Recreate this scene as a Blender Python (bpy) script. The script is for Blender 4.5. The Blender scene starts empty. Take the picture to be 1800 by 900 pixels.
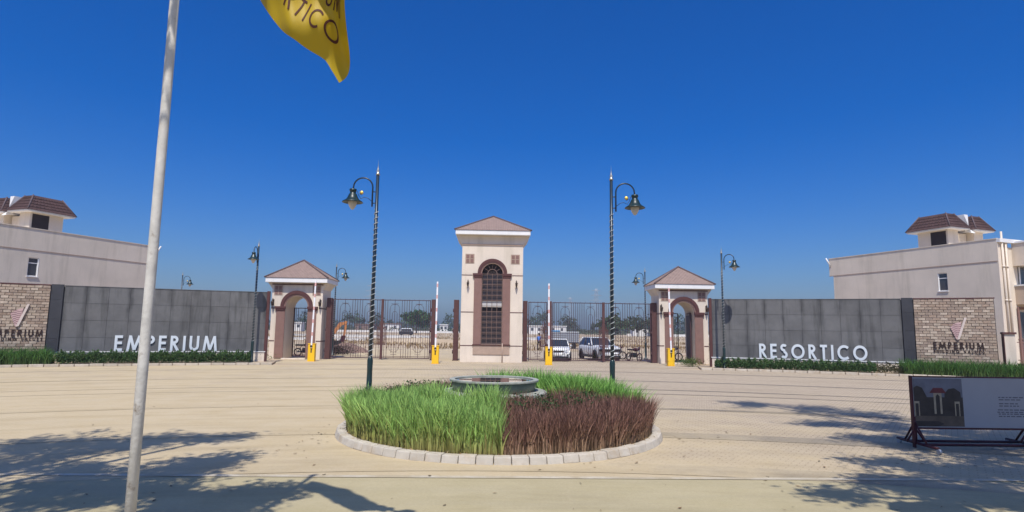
import bpy, bmesh, math, random
import numpy as np
from mathutils import Vector, Matrix
random.seed(7); rng = np.random.default_rng(7)
scene = bpy.context.scene
COL = scene.collection
R = math.radians
PI = math.pi

# ---------------------------------------------------------------- camera, sky, sun
cam_d = bpy.data.cameras.new('camera'); cam = bpy.data.objects.new('camera', cam_d); COL.objects.link(cam)
cam_d.sensor_width = 36.0; cam_d.lens = 21.0; cam_d.clip_start = .05; cam_d.clip_end = 9000
cam.matrix_world = Matrix.Translation((0, 0, 2.2)) @ Matrix.Rotation(R(-1.86), 4, 'Z') @ Matrix.Rotation(R(96.95), 4, 'X') @ Matrix.Rotation(R(.8), 4, 'Z')
scene.camera = cam
scene.render.resolution_x = 1024; scene.render.resolution_y = 512
SUN_EL, SUN_AZ = 60.0, 3.0        # light travels AZ degrees to the right of +Y
world = bpy.data.worlds.new('World'); scene.world = world; world.use_nodes = True
wn = world.node_tree; wn.nodes.clear()
sky = wn.nodes.new('ShaderNodeTexSky'); sky.sky_type = 'NISHITA'; sky.sun_disc = False
sky.sun_elevation = R(SUN_EL); sky.sun_rotation = R(180 + SUN_AZ); sky.altitude = 200
sky.air_density = 1.0; sky.dust_density = 3.2; sky.ozone_density = 5.0
hs = wn.nodes.new('ShaderNodeHueSaturation'); hs.inputs['Saturation'].default_value = 1.52; hs.inputs['Hue'].default_value = .505
bg = wn.nodes.new('ShaderNodeBackground'); bg.inputs['Strength'].default_value = .095
wo = wn.nodes.new('ShaderNodeOutputWorld')
wn.links.new(sky.outputs[0], hs.inputs['Color']); tint = wn.nodes.new('ShaderNodeMix'); tint.data_type = 'RGBA'; tint.blend_type = 'MULTIPLY'; tint.inputs[0].default_value = 1; tint.inputs[7].default_value = (.76, .985, 1.31, 1)
wn.links.new(hs.outputs[0], tint.inputs[6]); wn.links.new(tint.outputs[2], bg.inputs['Color']); wn.links.new(bg.outputs[0], wo.inputs[0])
sd = bpy.data.lights.new('sun', 'SUN'); sd.energy = 4.3; sd.angle = R(.53); sd.color = (1, .955, .89)
so = bpy.data.objects.new('sun', sd); COL.objects.link(so); so.location = (-5, -40, 60)
tr = Vector((math.sin(R(SUN_AZ)) * math.cos(R(SUN_EL)), math.cos(R(SUN_AZ)) * math.cos(R(SUN_EL)), -math.sin(R(SUN_EL))))
so.rotation_euler = tr.to_track_quat('-Z', 'Y').to_euler()
vs = scene.view_settings; vs.view_transform = 'Standard'; vs.look = 'None'; vs.exposure = 0.16; vs.gamma = 1.0

# ---------------------------------------------------------------- materials
def newmat(name):
    m = bpy.data.materials.new(name); m.use_nodes = True
    nt = m.node_tree; return m, nt, nt.nodes['Principled BSDF']
def N(nt, t, **kw):
    n = nt.nodes.new(t)
    for k, v in kw.items(): setattr(n, k, v)
    return n
def mulcol(c, k): return (min(c[0]*k, 1), min(c[1]*k, 1), min(c[2]*k, 1), 1)
def noise(nt, vec, scale, detail=5, rough=.6, st=None):
    if st:
        mp = N(nt, 'ShaderNodeMapping'); mp.inputs['Scale'].default_value = st
        nt.links.new(vec, mp.inputs['Vector']); vec = mp.outputs[0]
    n = N(nt, 'ShaderNodeTexNoise'); n.inputs['Scale'].default_value = scale
    n.inputs['Detail'].default_value = detail; n.inputs['Roughness'].default_value = rough
    nt.links.new(vec, n.inputs['Vector']); return n.outputs['Fac']
def ramp(nt, fac, a, b, lo=0., hi=1.):
    r = N(nt, 'ShaderNodeMapRange'); r.inputs[1].default_value = a; r.inputs[2].default_value = b
    r.inputs[3].default_value = lo; r.inputs[4].default_value = hi
    nt.links.new(fac, r.inputs[0]); return r.outputs[0]
def mix(nt, fac, a, b, mode='MIX'):
    n = N(nt, 'ShaderNodeMix', data_type='RGBA', blend_type=mode)
    if isinstance(fac, float): n.inputs[0].default_value = fac
    else: nt.links.new(fac, n.inputs[0])
    for i, c in ((6, a), (7, b)):
        if hasattr(c, 'links'): nt.links.new(c, n.inputs[i])
        else: n.inputs[i].default_value = c
    return n.outputs[2]
def mat(name, col, rough=.85, var=.1, scale=1.5, bump=.15, bscale=60, metal=0., rnd=0., streak=0., grime=None, spec=.3, joints=False):
    m, nt, p = newmat(name)
    pos = N(nt, 'ShaderNodeNewGeometry').outputs['Position']
    f = ramp(nt, noise(nt, pos, scale), .3, .7)
    c = mix(nt, f, mulcol(col, 1-var), mulcol(col, 1+var))
    if rnd:
        oi = N(nt, 'ShaderNodeObjectInfo')
        c = mix(nt, ramp(nt, oi.outputs['Random'], 0, 1), c, mix(nt, 1., c, (1-rnd, 1-rnd*1.05, 1-rnd*1.1, 1), 'MULTIPLY'))
    if streak:
        s = ramp(nt, noise(nt, pos, 1.0, 6, .65, (2.2, 2.2, .22)), .5, .68)
        k = 1-streak
        c = mix(nt, s, c, mix(nt, 1., c, (k, k, k*.98, 1), 'MULTIPLY'))
    if grime:
        g = ramp(nt, noise(nt, pos, grime[1], 8, .7), grime[2], grime[3])
        c = mix(nt, g, c, (*grime[0], 1))
    if joints:   # water stains that run down beside the cladding's upright joints
        sx = N(nt, 'ShaderNodeSeparateXYZ'); nt.links.new(pos, sx.inputs[0])
        def mth(op, a, b=None):
            n_ = N(nt, 'ShaderNodeMath', operation=op)
            for i_, q_ in enumerate((a, b)):
                if q_ is None: continue
                if hasattr(q_, 'links'): nt.links.new(q_, n_.inputs[i_])
                else: n_.inputs[i_].default_value = q_
            return n_.outputs[0]
        th = mth('ABSOLUTE', mth('ARCTAN2', sx.outputs[0], mth('ADD', sx.outputs[1], 14.)))
        t_ = mth('ADD', mth('DIVIDE', mth('SUBTRACT', mth('MULTIPLY', th, 57.29578), 14.95), 1.105), mth('MULTIPLY', mth('SUBTRACT', noise(nt, pos, 1.3, 3), .5), .35))
        f_ = mth('MULTIPLY', mth('ABSOLUTE', mth('SUBTRACT', mth('FRACT', t_), .5)), 2.)
        k_ = mth('MULTIPLY', ramp(nt, f_, .62, .96), ramp(nt, noise(nt, pos, .9, 5, .6, (1, 1, .55)), .42, .60))
        c = mix(nt, mth('MULTIPLY', k_, .75), c, (.045, .044, .044, 1))
        c = mix(nt, ramp(nt, noise(nt, pos, .55, 5), .5, .8, 0, .35), c, (.21, .20, .19, 1))
    nt.links.new(c, p.inputs['Base Color'])
    p.inputs['Roughness'].default_value = rough; p.inputs['Metallic'].default_value = metal
    p.inputs['Specular IOR Level'].default_value = spec
    if bump:
        b = N(nt, 'ShaderNodeBump'); b.inputs['Strength'].default_value = bump; b.inputs['Distance'].default_value = .02
        nt.links.new(noise(nt, pos, bscale, 4), b.inputs['Height']); nt.links.new(b.outputs[0], p.inputs['Normal'])
    return m
M = {}
M['stucco'] = mat('cream_stucco', (.70, .60, .485), .9, .06, .8, .2, 90, streak=.13)
M['stucco_house'] = mat('house_stucco', (.72, .62, .495), .9, .08, .5, .2, 60, streak=.13)
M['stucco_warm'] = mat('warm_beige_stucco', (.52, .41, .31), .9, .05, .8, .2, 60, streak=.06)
M['white'] = mat('white_trim_paint', (.78, .76, .73), .7, .04, 2, .05, streak=.06)
M['brown'] = mat('brown_textured_paint', (.235, .135, .11), .8, .08, 3, .3, 120, streak=.1)
M['dkbrown'] = mat('dark_maroon_moulding', (.095, .037, .033), .65, .1, 3, .15, 80)
M['sill'] = mat('taupe_sill_paint', (.40, .29, .22), .85, .08, 3, .2, 90)
M['muntin'] = mat('window_bar_paint', (.17, .11, .09), .8, .08, 3, .1)
M['rooftile'] = mat('dusty_rose_roof_tile', (.26, .185, .155), .8, .12, 4, .2, 50)
M['ridge'] = mat('roof_ridge_cap', (.12, .085, .085), .8, .12, 4, .2, 50)
M['mansard'] = mat('dark_brown_mansard_tile', (.085, .047, .042), .75, .22, 3.5, .3, 30)
M['panel'] = mat('grey_stone_cladding', (.130, .128, .126), .7, .16, 1.2, .2, 40, rnd=.16, streak=.45, joints=True, spec=.4)
M['panel_dark'] = mat('charcoal_granite', (.042, .042, .047), .5, .15, 2, .1, 60, rnd=.1, spec=.4)
M['mortar'] = mat('wall_core', (.075, .072, .07), .9, .1)
M['brickmortar'] = mat('brick_mortar', (.24, .19, .155), .95, .15, 6)
M['brick'] = [mat('brick_%d' % i, c, .9, .2, 9, .5, 45, rnd=.22) for i, c in enumerate([(.42, .33, .25), (.37, .275, .205), (.49, .40, .31), (.35, .27, .21)])]
M['gate'] = mat('gate_brown_metal', (.085, .045, .05), .55, .1, 4, .05, metal=.2)
M['gatepost'] = mat('gate_post_oxide_paint', (.095, .044, .040), .6, .12, 4, .05)
M['green'] = mat('dark_green_enamel', (.010, .026, .024), .35, .15, 4, 0, spec=.5)
M['navy'] = mat('dark_blue_green_enamel', (.010, .024, .040), .35, .15, 4, 0, spec=.5)
M['gold'] = mat('gold_paint', (.75, .50, .10), .4, .1, 4, 0, metal=.5)
M['brass'] = mat('brass_finial', (.55, .50, .38), .3, .1, 4, 0, metal=.7)
M['diffuser'] = mat('frosted_lamp_glass', (.55, .50, .44), .35, .08, 4, 0)
M['wire'] = mat('white_string_light', (.50, .52, .50), .6, .05, 4, 0)
M['bronze'] = mat('sconce_bronze', (.06, .04, .03), .5, .1, 4, 0, metal=.3)
M['yellow'] = mat('barrier_yellow', (.85, .50, .01), .45, .04, 2, 0, spec=.5)
M['boomw'] = mat('boom_white', (.82, .80, .80), .4, .03, 2, 0)
M['boomr'] = mat('boom_red', (.66, .38, .34), .4, .03, 2, 0)
M['black'] = mat('black_rubber', (.018, .018, .018), .7, .1, 5, 0)
M['darkiron'] = mat('maroon_iron', (.07, .02, .025), .5, .2, 6, .05, metal=.3)
M['letter'] = mat('letter_white_acrylic', (.62, .66, .68), .4, .03, 2, 0)
M['letterdark'] = mat('letter_dark_metal', (.035, .018, .014), .5, .1, 3, 0)
M['pinkplate'] = mat('emblem_plate', (.50, .34, .32), .6, .08, 4, 0)
M['emblemline'] = mat('emblem_wave', (.22, .13, .13), .6, .08, 4, 0)
M['emblembar'] = mat('emblem_bar', (.60, .50, .44), .6, .08, 4, 0)
M['kerb'] = mat('kerb_concrete', (.50, .45, .37), .9, .1, 5, .4, 60, rnd=.12, grime=((.38, .29, .19), 2.2, .5, .75))
M['kerbwhite'] = mat('kerb_whitewashed', (.55, .48, .38), .9, .12, 5, .4, 60, rnd=.15, grime=((.42, .33, .22), 3, .5, .7))
M['strip'] = mat('dusty_edge_strip', (.50, .44, .33), .9, .12, 2, .4, 60, grime=((.40, .33, .215), 1.1, .42, .58))
M['poledirty'] = mat('flaking_white_pole_paint', (.55, .52, .46), .7, .15, 7, .25, 30, grime=((.20, .14, .09), 5, .60, .72))
M['cyan_trim'] = mat('blue_tarpaulin', (.10, .25, .42), .7, .15, 5, .2)
M['steel'] = mat('galvanised_steel', (.42, .44, .46), .45, .1, 5, .05, metal=.5)
M['carwhite'] = mat('car_white_paint', (.80, .80, .80), .25, .02, 2, 0, spec=.6)
M['carsilver'] = mat('car_offwhite_paint', (.66, .67, .69), .25, .02, 2, 0, spec=.6)
M['carglass'] = mat('car_glass', (.025, .032, .04), .08, .02, 2, 0, spec=.8)
M['chrome'] = mat('chrome', (.6, .6, .6), .2, .05, 3, 0, metal=.9)
M['plastic'] = mat('black_plastic', (.025, .025, .027), .5, .1, 3, 0)
M['lampglass'] = mat('headlamp', (.65, .68, .70), .15, .05, 3, 0)
M['orange'] = mat('excavator_orange', (.46, .19, .07), .5, .15, 4, .1)
M['skin'] = mat('skin', (.26, .14, .09), .6, .05, 4, 0)
M['blueshirt'] = mat('blue_shirt', (.08, .20, .55), .85, .1, 8, .1)
M['darkcloth'] = mat('dark_trousers', (.03, .028, .03), .9, .1, 8, .1)
M['hair'] = mat('black_hair', (.012, .01, .01), .7, .1, 8, 0)
M['bark'] = mat('tree_bark', (.16, .12, .085), .95, .25, 3, .6, 12)
M['soil'] = mat('planter_soil', (.36, .28, .19), .95, .22, 3, .5, 25)
M['stone'] = mat('fountain_stone', (.34, .34, .28), .6, .15, 5, .15, 40, grime=((.12, .15, .11), 3, .45, .8))
M['fountdark'] = mat('fountain_green_granite', (.15, .18, .14), .4, .2, 6, .05, 40)
M['baredark'] = mat('dark_interior', (.035, .025, .025), .8, .1, 3, 0)
M['brightgap'] = mat('painted_bright_gap', (.50, .48, .46), .8, .05, 3, 0)
M['farwhite'] = mat('far_white_render', (.66, .64, .60), .9, .08, .3, 0)
M['farbrown'] = mat('far_brown_roof', (.20, .13, .10), .9, .1, .3, 0)
M['fartrunk'] = mat('far_trunk', (.12, .09, .07), .9, .1, 1, 0)
M['dryleaf'] = mat('dry_leaf', (.20, .13, .06), .9, .35, 2.3, 0)
M['pylon'] = mat('pylon_steel', (.30, .32, .34), .6, .05, 1, 0)
M['bannershaded'] = mat('banner_shaded_white_vinyl', (.32, .325, .34), .5, .05, 1.2, .05)  # white vinyl darkened: part of the tree shade is put into its colour
M['printgrey'] = mat('banner_print_grey', (.12, .12, .14), .6, .1, 3, 0)
M['printdark'] = mat('banner_print_dark', (.04, .032, .028), .5, .3, 6, 0)
M['printred'] = mat('banner_print_maroon', (.12, .025, .03), .5, .2, 6, 0)
M['printpale'] = mat('banner_print_cream', (.34, .28, .19), .5, .2, 9, 0)
M['printtan'] = mat('banner_print_tan', (.10, .075, .055), .5, .3, 5, 0)
M['printsky'] = mat('banner_print_sky', (.13, .135, .16), .5, .3, 3, 0)

def glassmat(name, col, rough=.06):
    m, nt, p = newmat(name)
    p.inputs['Base Color'].default_value = (*col, 1); p.inputs['Roughness'].default_value = rough
    p.inputs['Specular IOR Level'].default_value = .7
    return m
M['glass'] = glassmat('dark_window_glass', (.045, .028, .026), .35)
M['glass2'] = glassmat('house_window_glass', (.06, .065, .075), .1)
m, nt, p = newmat('fountain_water'); p.inputs['Base Color'].default_value = (.012, .016, .012, 1); p.inputs['Roughness'].default_value = .015
p.inputs['IOR'].default_value = 1.33; p.inputs['Specular IOR Level'].default_value = .9; p.inputs['Coat Weight'].default_value = 1.; p.inputs['Coat Roughness'].default_value = .01; p.inputs['Coat IOR'].default_value = 1.6
M['water'] = m

def attrmat(name, attr='Col', rough=.7, trans=.24, tint=(1, 1, 1)):
    m, nt, p = newmat(name)
    a = N(nt, 'ShaderNodeAttribute'); a.attribute_name = attr
    c = mix(nt, 1., a.outputs['Color'], (*tint, 1), 'MULTIPLY')
    nt.links.new(c, p.inputs['Base Color']); p.inputs['Roughness'].default_value = rough
    p.inputs['Specular IOR Level'].default_value = .25
    t = N(nt, 'ShaderNodeBsdfTranslucent'); nt.links.new(c, t.inputs['Color'])
    ms = N(nt, 'ShaderNodeMixShader'); ms.inputs[0].default_value = trans
    nt.links.new(p.outputs[0], ms.inputs[1]); nt.links.new(t.outputs[0], ms.inputs[2])
    nt.links.new(ms.outputs[0], nt.nodes['Material Output'].inputs['Surface']); return m
M['leaf'] = attrmat('foliage')

# ground-like materials
def ground_mat(kind):
    m, nt, p = newmat(kind)
    pos = N(nt, 'ShaderNodeNewGeometry').outputs['Position']
    big = ramp(nt, noise(nt, pos, .16, 6, .6), .35, .65)
    mid = ramp(nt, noise(nt, pos, 1.1, 7, .65), .3, .7)
    fine = noise(nt, pos, 24, 5, .7)
    if kind == 'plaza_pavers' or kind == 'paver_band':
        br = N(nt, 'ShaderNodeTexBrick'); br.offset = .5
        br.inputs['Scale'].default_value = 1.0; br.inputs['Brick Width'].default_value = .22; br.inputs['Row Height'].default_value = .11
        br.inputs['Mortar Size'].default_value = .011; br.inputs['Mortar Smooth'].default_value = .3
        mp = N(nt, 'ShaderNodeMapping'); mp.inputs['Rotation'].default_value = (0, 0, R(38))
        nt.links.new(pos, mp.inputs['Vector']); nt.links.new(mp.outputs[0], br.inputs['Vector'])
        if kind == 'plaza_pavers': a, b, mo = (.47, .385, .285, 1), (.42, .345, .26, 1), (.17, .13, .09, 1)
        else: a, b, mo = (.20, .18, .155, 1), (.17, .155, .14, 1), (.13, .11, .09, 1)
        br.inputs['Color1'].default_value = a; br.inputs['Color2'].default_value = b; br.inputs['Mortar'].default_value = mo
        sand = mix(nt, mid, (.48, .38, .225, 1), (.52, .425, .275, 1))
        # sand drifts lie thicker to the left and near the circle
        sx = N(nt, 'ShaderNodeSeparateXYZ'); nt.links.new(pos, sx.inputs[0])
        dx = ramp(nt, sx.outputs[0], -6, 6, .42, -.12)
        dy = ramp(nt, sx.outputs[1], 9, 26, .30, -.12)
        ad = N(nt, 'ShaderNodeMath', operation='ADD'); nt.links.new(dx, ad.inputs[0]); nt.links.new(dy, ad.inputs[1])
        ad2 = N(nt, 'ShaderNodeMath', operation='ADD'); nt.links.new(ad.outputs[0], ad2.inputs[0]); nt.links.new(noise(nt, pos, .45, 7, .65), ad2.inputs[1])
        d = ramp(nt, ad2.outputs[0], .40, .85, .12, .93)
        c = mix(nt, d, br.outputs['Color'], sand)
        hgt = mix(nt, d, br.outputs['Fac'], (0, 0, 0, 1))
    elif kind == 'dusty_road':
        c = mix(nt, mid, (.39, .33, .19, 1), (.44, .375, .23, 1))
        c = mix(nt, ramp(nt, noise(nt, pos, 1, 6, .6, (.25, 2.2, 1)), .45, .75, 0, .55), c, (.345, .30, .195, 1)); hgt = None
    else:
        c = mix(nt, big, (.38, .285, .185, 1), (.50, .40, .28, 1))
        c = mix(nt, ramp(nt, noise(nt, pos, .09, 8, .7, (.35, 1.6, 1)), .52, .68, 0, .85), c, (.27, .165, .085, 1))
        c = mix(nt, ramp(nt, noise(nt, pos, .05, 6, .6, (.5, 2.5, 1)), .57, .66, 0, .7), c, (.20, .17, .085, 1)); hgt = None
    c = mix(nt, ramp(nt, fine, .35, .65, 0, .5), c, mix(nt, 1., c, (.83, .82, .80, 1), 'MULTIPLY'))
    sp = ramp(nt, noise(nt, pos, 9, 4, .8), .66, .74, 0, .45)
    c = mix(nt, sp, c, mix(nt, 1., c, (.62, .58, .52, 1), 'MULTIPLY'))
    # tyre scuffs that follow the curved paving
    sx2 = N(nt, 'ShaderNodeSeparateXYZ'); nt.links.new(pos, sx2.inputs[0])
    yy = N(nt, 'ShaderNodeMath', operation='ADD'); nt.links.new(sx2.outputs[1], yy.inputs[0]); yy.inputs[1].default_value = 14
    at = N(nt, 'ShaderNodeMath', operation='ARCTAN2'); nt.links.new(sx2.outputs[0], at.inputs[0]); nt.links.new(yy.outputs[0], at.inputs[1])
    vl = N(nt, 'ShaderNodeVectorMath', operation='LENGTH'); cb0 = N(nt, 'ShaderNodeCombineXYZ'); nt.links.new(sx2.outputs[0], cb0.inputs[0]); nt.links.new(yy.outputs[0], cb0.inputs[1]); nt.links.new(cb0.outputs[0], vl.inputs[0])
    cb = N(nt, 'ShaderNodeCombineXYZ'); nt.links.new(vl.outputs['Value'], cb.inputs[0]); nt.links.new(at.outputs[0], cb.inputs[1])
    sc_ = ramp(nt, noise(nt, cb.outputs[0], 1.7, 4, .6, (1, 3.5, 1)), .48, .75, 0, .85)
    if kind != 'sandy_field': c = mix(nt, sc_, c, mix(nt, 1., c, (.80, .79, .77, 1), 'MULTIPLY'))
    # tyre-worn soft stains
    st = ramp(nt, noise(nt, pos, .55, 5, .55, (.3, 1.3, 1)), .55, .8, 0, .35)
    c = mix(nt, st, c, mix(nt, 1., c, (.78, .78, .80, 1), 'MULTIPLY'))
    nt.links.new(c, p.inputs['Base Color']); p.inputs['Roughness'].default_value = .93; p.inputs['Specular IOR Level'].default_value = .15
    b = N(nt, 'ShaderNodeBump'); b.inputs['Strength'].default_value = .35; b.inputs['Distance'].default_value = .02
    nt.links.new(noise(nt, pos, 15, 6, .75), b.inputs['Height']); nt.links.new(b.outputs[0], p.inputs['Normal'])
    return m
M['plaza'] = ground_mat('plaza_pavers'); M['band'] = ground_mat('paver_band'); M['road'] = ground_mat('dusty_road'); M['field'] = ground_mat('sandy_field')

# ---------------------------------------------------------------- mesh helpers
class MB:
    def __init__(s): s.v = []; s.f = []; s.m = []; s.sm = []
    def add(s, vs, fs, mi=0, sm=False):
        o = len(s.v); s.v += [tuple(v) for v in vs]
        for f in fs: s.f.append(tuple(i+o for i in f)); s.m.append(mi); s.sm.append(sm)
        return s
    def box(s, x0, x1, y0, y1, z0, z1, mi=0):
        return s.add([(x0,y0,z0),(x1,y0,z0),(x1,y1,z0),(x0,y1,z0),(x0,y0,z1),(x1,y0,z1),(x1,y1,z1),(x0,y1,z1)],
                     [(0,3,2,1),(4,5,6,7),(0,1,5,4),(1,2,6,5),(2,3,7,6),(3,0,4,7)], mi)
    def obox(s, c, size, rz=0, mi=0):
        n = len(s.v); a, b, d = size[0]/2, size[1]/2, size[2]/2
        s.box(-a, a, -b, b, -d, d, mi); co, si = math.cos(rz), math.sin(rz)
        for i in range(n, n+8):
            x, y, z = s.v[i]; s.v[i] = (c[0]+x*co-y*si, c[1]+x*si+y*co, c[2]+z)
        return s
    def tube(s, path, r, n=8, mi=0, caps=True, sm=True):
        P = [Vector(p) for p in path]; rr = r if isinstance(r, (list, tuple)) else [r]*len(P)
        t0 = (P[1]-P[0]).normalized(); up = Vector((0, 0, 1)) if abs(t0.z) < .9 else Vector((1, 0, 0))
        x = t0.cross(up).normalized(); vs = []
        for i, p in enumerate(P):
            t = (P[min(i+1, len(P)-1)]-P[max(i-1, 0)]).normalized()
            x = (x - t*x.dot(t)); x = x.normalized() if x.length > 1e-6 else t.orthogonal().normalized()
            y = t.cross(x)
            for k in range(n):
                a = 2*PI*k/n; vs.append(p + (x*math.cos(a)+y*math.sin(a))*rr[i])
        fs = [(i*n+k, i*n+(k+1) % n, (i+1)*n+(k+1) % n, (i+1)*n+k) for i in range(len(P)-1) for k in range(n)]
        s.add(vs, fs, mi, sm)
        if caps:
            o = len(s.v)-len(vs)
            s.f.append(tuple(o+k for k in range(n))[::-1]); s.m.append(mi); s.sm.append(False)
            s.f.append(tuple(o+(len(P)-1)*n+k for k in range(n))); s.m.append(mi); s.sm.append(False)
        return s
    def lathe(s, prof, c=(0, 0, 0), n=20, mi=0, sm=True, caps=True):
        vs = [(c[0]+r*math.cos(2*PI*k/n), c[1]+r*math.sin(2*PI*k/n), c[2]+z) for r, z in prof for k in range(n)]
        s.add(vs, [(i*n+k, i*n+(k+1) % n, (i+1)*n+(k+1) % n, (i+1)*n+k) for i in range(len(prof)-1) for k in range(n)], mi, sm)
        if caps:
            o = len(s.v)-len(vs)
            if prof[0][0] > 1e-4: s.f.append(tuple(o+k for k in range(n))[::-1]); s.m.append(mi); s.sm.append(False)
            if prof[-1][0] > 1e-4: s.f.append(tuple(o+(len(prof)-1)*n+k for k in range(n))); s.m.append(mi); s.sm.append(False)
        return s
    def prism(s, pts, fn0, fn1, mi=0):
        n = len(pts); vs = [fn0(*p) for p in pts]+[fn1(*p) for p in pts]
        return s.add(vs, [tuple(range(n)), tuple(range(2*n-1, n-1, -1))]+[(i, i+n, (i+1) % n+n, (i+1) % n) for i in range(n)], mi)
    def mesh(s, name, mats):
        me = bpy.data.meshes.new(name); me.from_pydata(s.v, [], s.f)
        for m_ in (mats if isinstance(mats, (list, tuple)) else [mats]): me.materials.append(m_)
        me.polygons.foreach_set('material_index', s.m); me.polygons.foreach_set('use_smooth', s.sm)
        bm = bmesh.new(); bm.from_mesh(me); bmesh.ops.recalc_face_normals(bm, faces=bm.faces); bm.to_mesh(me); bm.free()
        me.update(); return me
    def build(s, name, mats, parent=None, bevel=0.):
        o = bpy.data.objects.new(name, s.mesh(name, mats)); COL.objects.link(o)
        if parent: o.parent = parent
        if bevel:
            b = o.modifiers.new('bevel', 'BEVEL'); b.width = bevel; b.segments = 2; b.limit_method = 'ANGLE'
        return o
def inst(name, me, parent, loc=(0, 0, 0), rot=(0, 0, 0), scale=None):
    o = bpy.data.objects.new(name, me); COL.objects.link(o); o.parent = parent; o.location = loc; o.rotation_euler = rot
    if scale: o.scale = scale
    return o
def tag(o, label, cat, group=None, kind=None):
    o['label'] = label; o['category'] = cat
    if group: o['group'] = group
    if kind: o['kind'] = kind
    return o
def thing(name, label, cat, loc=(0, 0, 0), rz=0, group=None):
    o = bpy.data.objects.new(name, None); COL.objects.link(o); o.location = loc; o.rotation_euler = (0, 0, rz)
    o.empty_display_size = .3
    return tag(o, label, cat, group)
def struct(o, label=None):
    o['kind'] = 'structure'
    if label: o['label'] = label
    return o
def copy_tree(o, parent=None):
    c = o.copy(); COL.objects.link(c)
    if parent: c.parent = parent
    for ch in list(o.children): copy_tree(ch, c)
    return c
def sheet(name, pts, z, m_, parent=None):
    mb = MB(); mb.add([(x, y, z) for x, y in pts], [tuple(range(len(pts)))]); return mb.build(name, m_, parent)
CX, CY = 0., -14.          # centre of the concentric paving, kerbs and walls
def arc(r, deg): return (CX + r*math.sin(R(deg)), CY + r*math.cos(R(deg)))

# ---------------------------------------------------------------- stroke lettering
def arcp(cx, cy, rx, ry, a0, a1, n=14): return [(cx+rx*math.cos(R(a0+(a1-a0)*i/n)), cy+ry*math.sin(R(a0+(a1-a0)*i/n))) for i in range(n+1)]
def glyph(ch, t):
    h = t/2; T = 1-h
    G = {
    'E': (.50, [[(h,0),(h,1)], [(h,T),(.50,T)], [(h,.52),(.47,.52)], [(h,h),(.50,h)]]),
    'M': (.98, [[(h*.9,0),(.20,1)], [(.20,.98),(.49,.06)], [(.49,.06),(.78,.98)], [(.78,1),(.98-h*.9,0)]]),
    'P': (.52, [[(h,0),(h,1)], [(h,T)]+arcp(.24,.73,.28-h,.27-h,90,-90)+[(h,.46+h)]]),
    'R': (.58, [[(h,0),(h,1)], [(h,T)]+arcp(.24,.73,.28-h,.27-h,90,-90)+[(h,.46+h)], [(.22,.5),(.53,0)]]),
    'I': (.16, [[(.08,0),(.08,1)]]),
    'U': (.66, [[(h,1),(h,.34)]+arcp(.33,.34,.33-h,.34-h,180,360)+[(.66-h,1)]]),
    'S': (.54, [arcp(.27,.745,.24-h*.6,.255-h,35,270)+arcp(.27,.265,.27-h,.265-h,90,-145)[1:]]),
    'O': (1.0, [arcp(.5,.5,.5-h,.5-h,90,450,28)]),
    'T': (.52, [[(0,T),(.52,T)], [(.26,0),(.26,1)]]),
    'C': (.84, [arcp(.5,.5,.5-h,.5-h,48,312,22)]),
    'B': (.52, [[(h,0),(h,1)], [(h,T)]+arcp(.24,.75,.24-h,.25-h,90,-90)+[(h,.5)], [(h,.5)]+arcp(.26,.26,.26-h,.26-h,90,-90)+[(h,h)]]),
    'L': (.46, [[(h,0),(h,1)], [(h,h),(.46,h)]]),
    'D': (.72, [[(h,0),(h,1)], [(h,T)]+arcp(.24,.5,.48-h,.5-h,90,-90)+[(h,h)]]),
    'N': (.70, [[(h,0),(h,1)], [(h,.97),(.70-h,.03)], [(.70-h,0),(.70-h,1)]]),
    'G': (.90, [arcp(.5,.5,.5-h,.5-h,45,350,22)+[(.55,.45)]]),
    'V': (.66, [[(h*.5,1),(.33,.03)], [(.33,.03),(.66-h*.5,1)]]),
    'A': (.70, [[(h*.5,0),(.35,.98)], [(.35,.98),(.70-h*.5,0)], [(.16,.33),(.54,.33)]]),
    ' ': (.4, [])}
    return G[ch]
def ribbon(pts, t, sub=0):
    if sub:
        q = [pts[0]]
        for a, b in zip(pts, pts[1:]):
            n = max(1, int(math.hypot(b[0]-a[0], b[1]-a[1])/sub))
            q += [(a[0]+(b[0]-a[0])*i/n, a[1]+(b[1]-a[1])*i/n) for i in range(1, n+1)]
        pts = q
    L, Rr = [], []; n = len(pts); closed = math.hypot(pts[0][0]-pts[-1][0], pts[0][1]-pts[-1][1]) < 1e-6
    for i, p in enumerate(pts):
        a = pts[i-1] if i else (pts[-2] if closed else pts[0]); b = pts[i+1] if i < n-1 else (pts[1] if closed else pts[-1])
        d1 = Vector((p[0]-a[0], p[1]-a[1])); d2 = Vector((b[0]-p[0], b[1]-p[1]))
        if d1.length < 1e-9: d1 = d2
        if d2.length < 1e-9: d2 = d1
        d1.normalize(); d2.normalize(); nn = Vector((-(d1.y+d2.y), d1.x+d2.x))
        nn = nn.normalized() if nn.length > 1e-6 else Vector((-d1.y, d1.x))
        k = 1/max(.5, nn.dot(Vector((-d1.y, d1.x))))
        L.append((p[0]+nn.x*t/2*k, p[1]+nn.y*t/2*k)); Rr.append((p[0]-nn.x*t/2*k, p[1]-nn.y*t/2*k))
    return L, Rr
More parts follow.
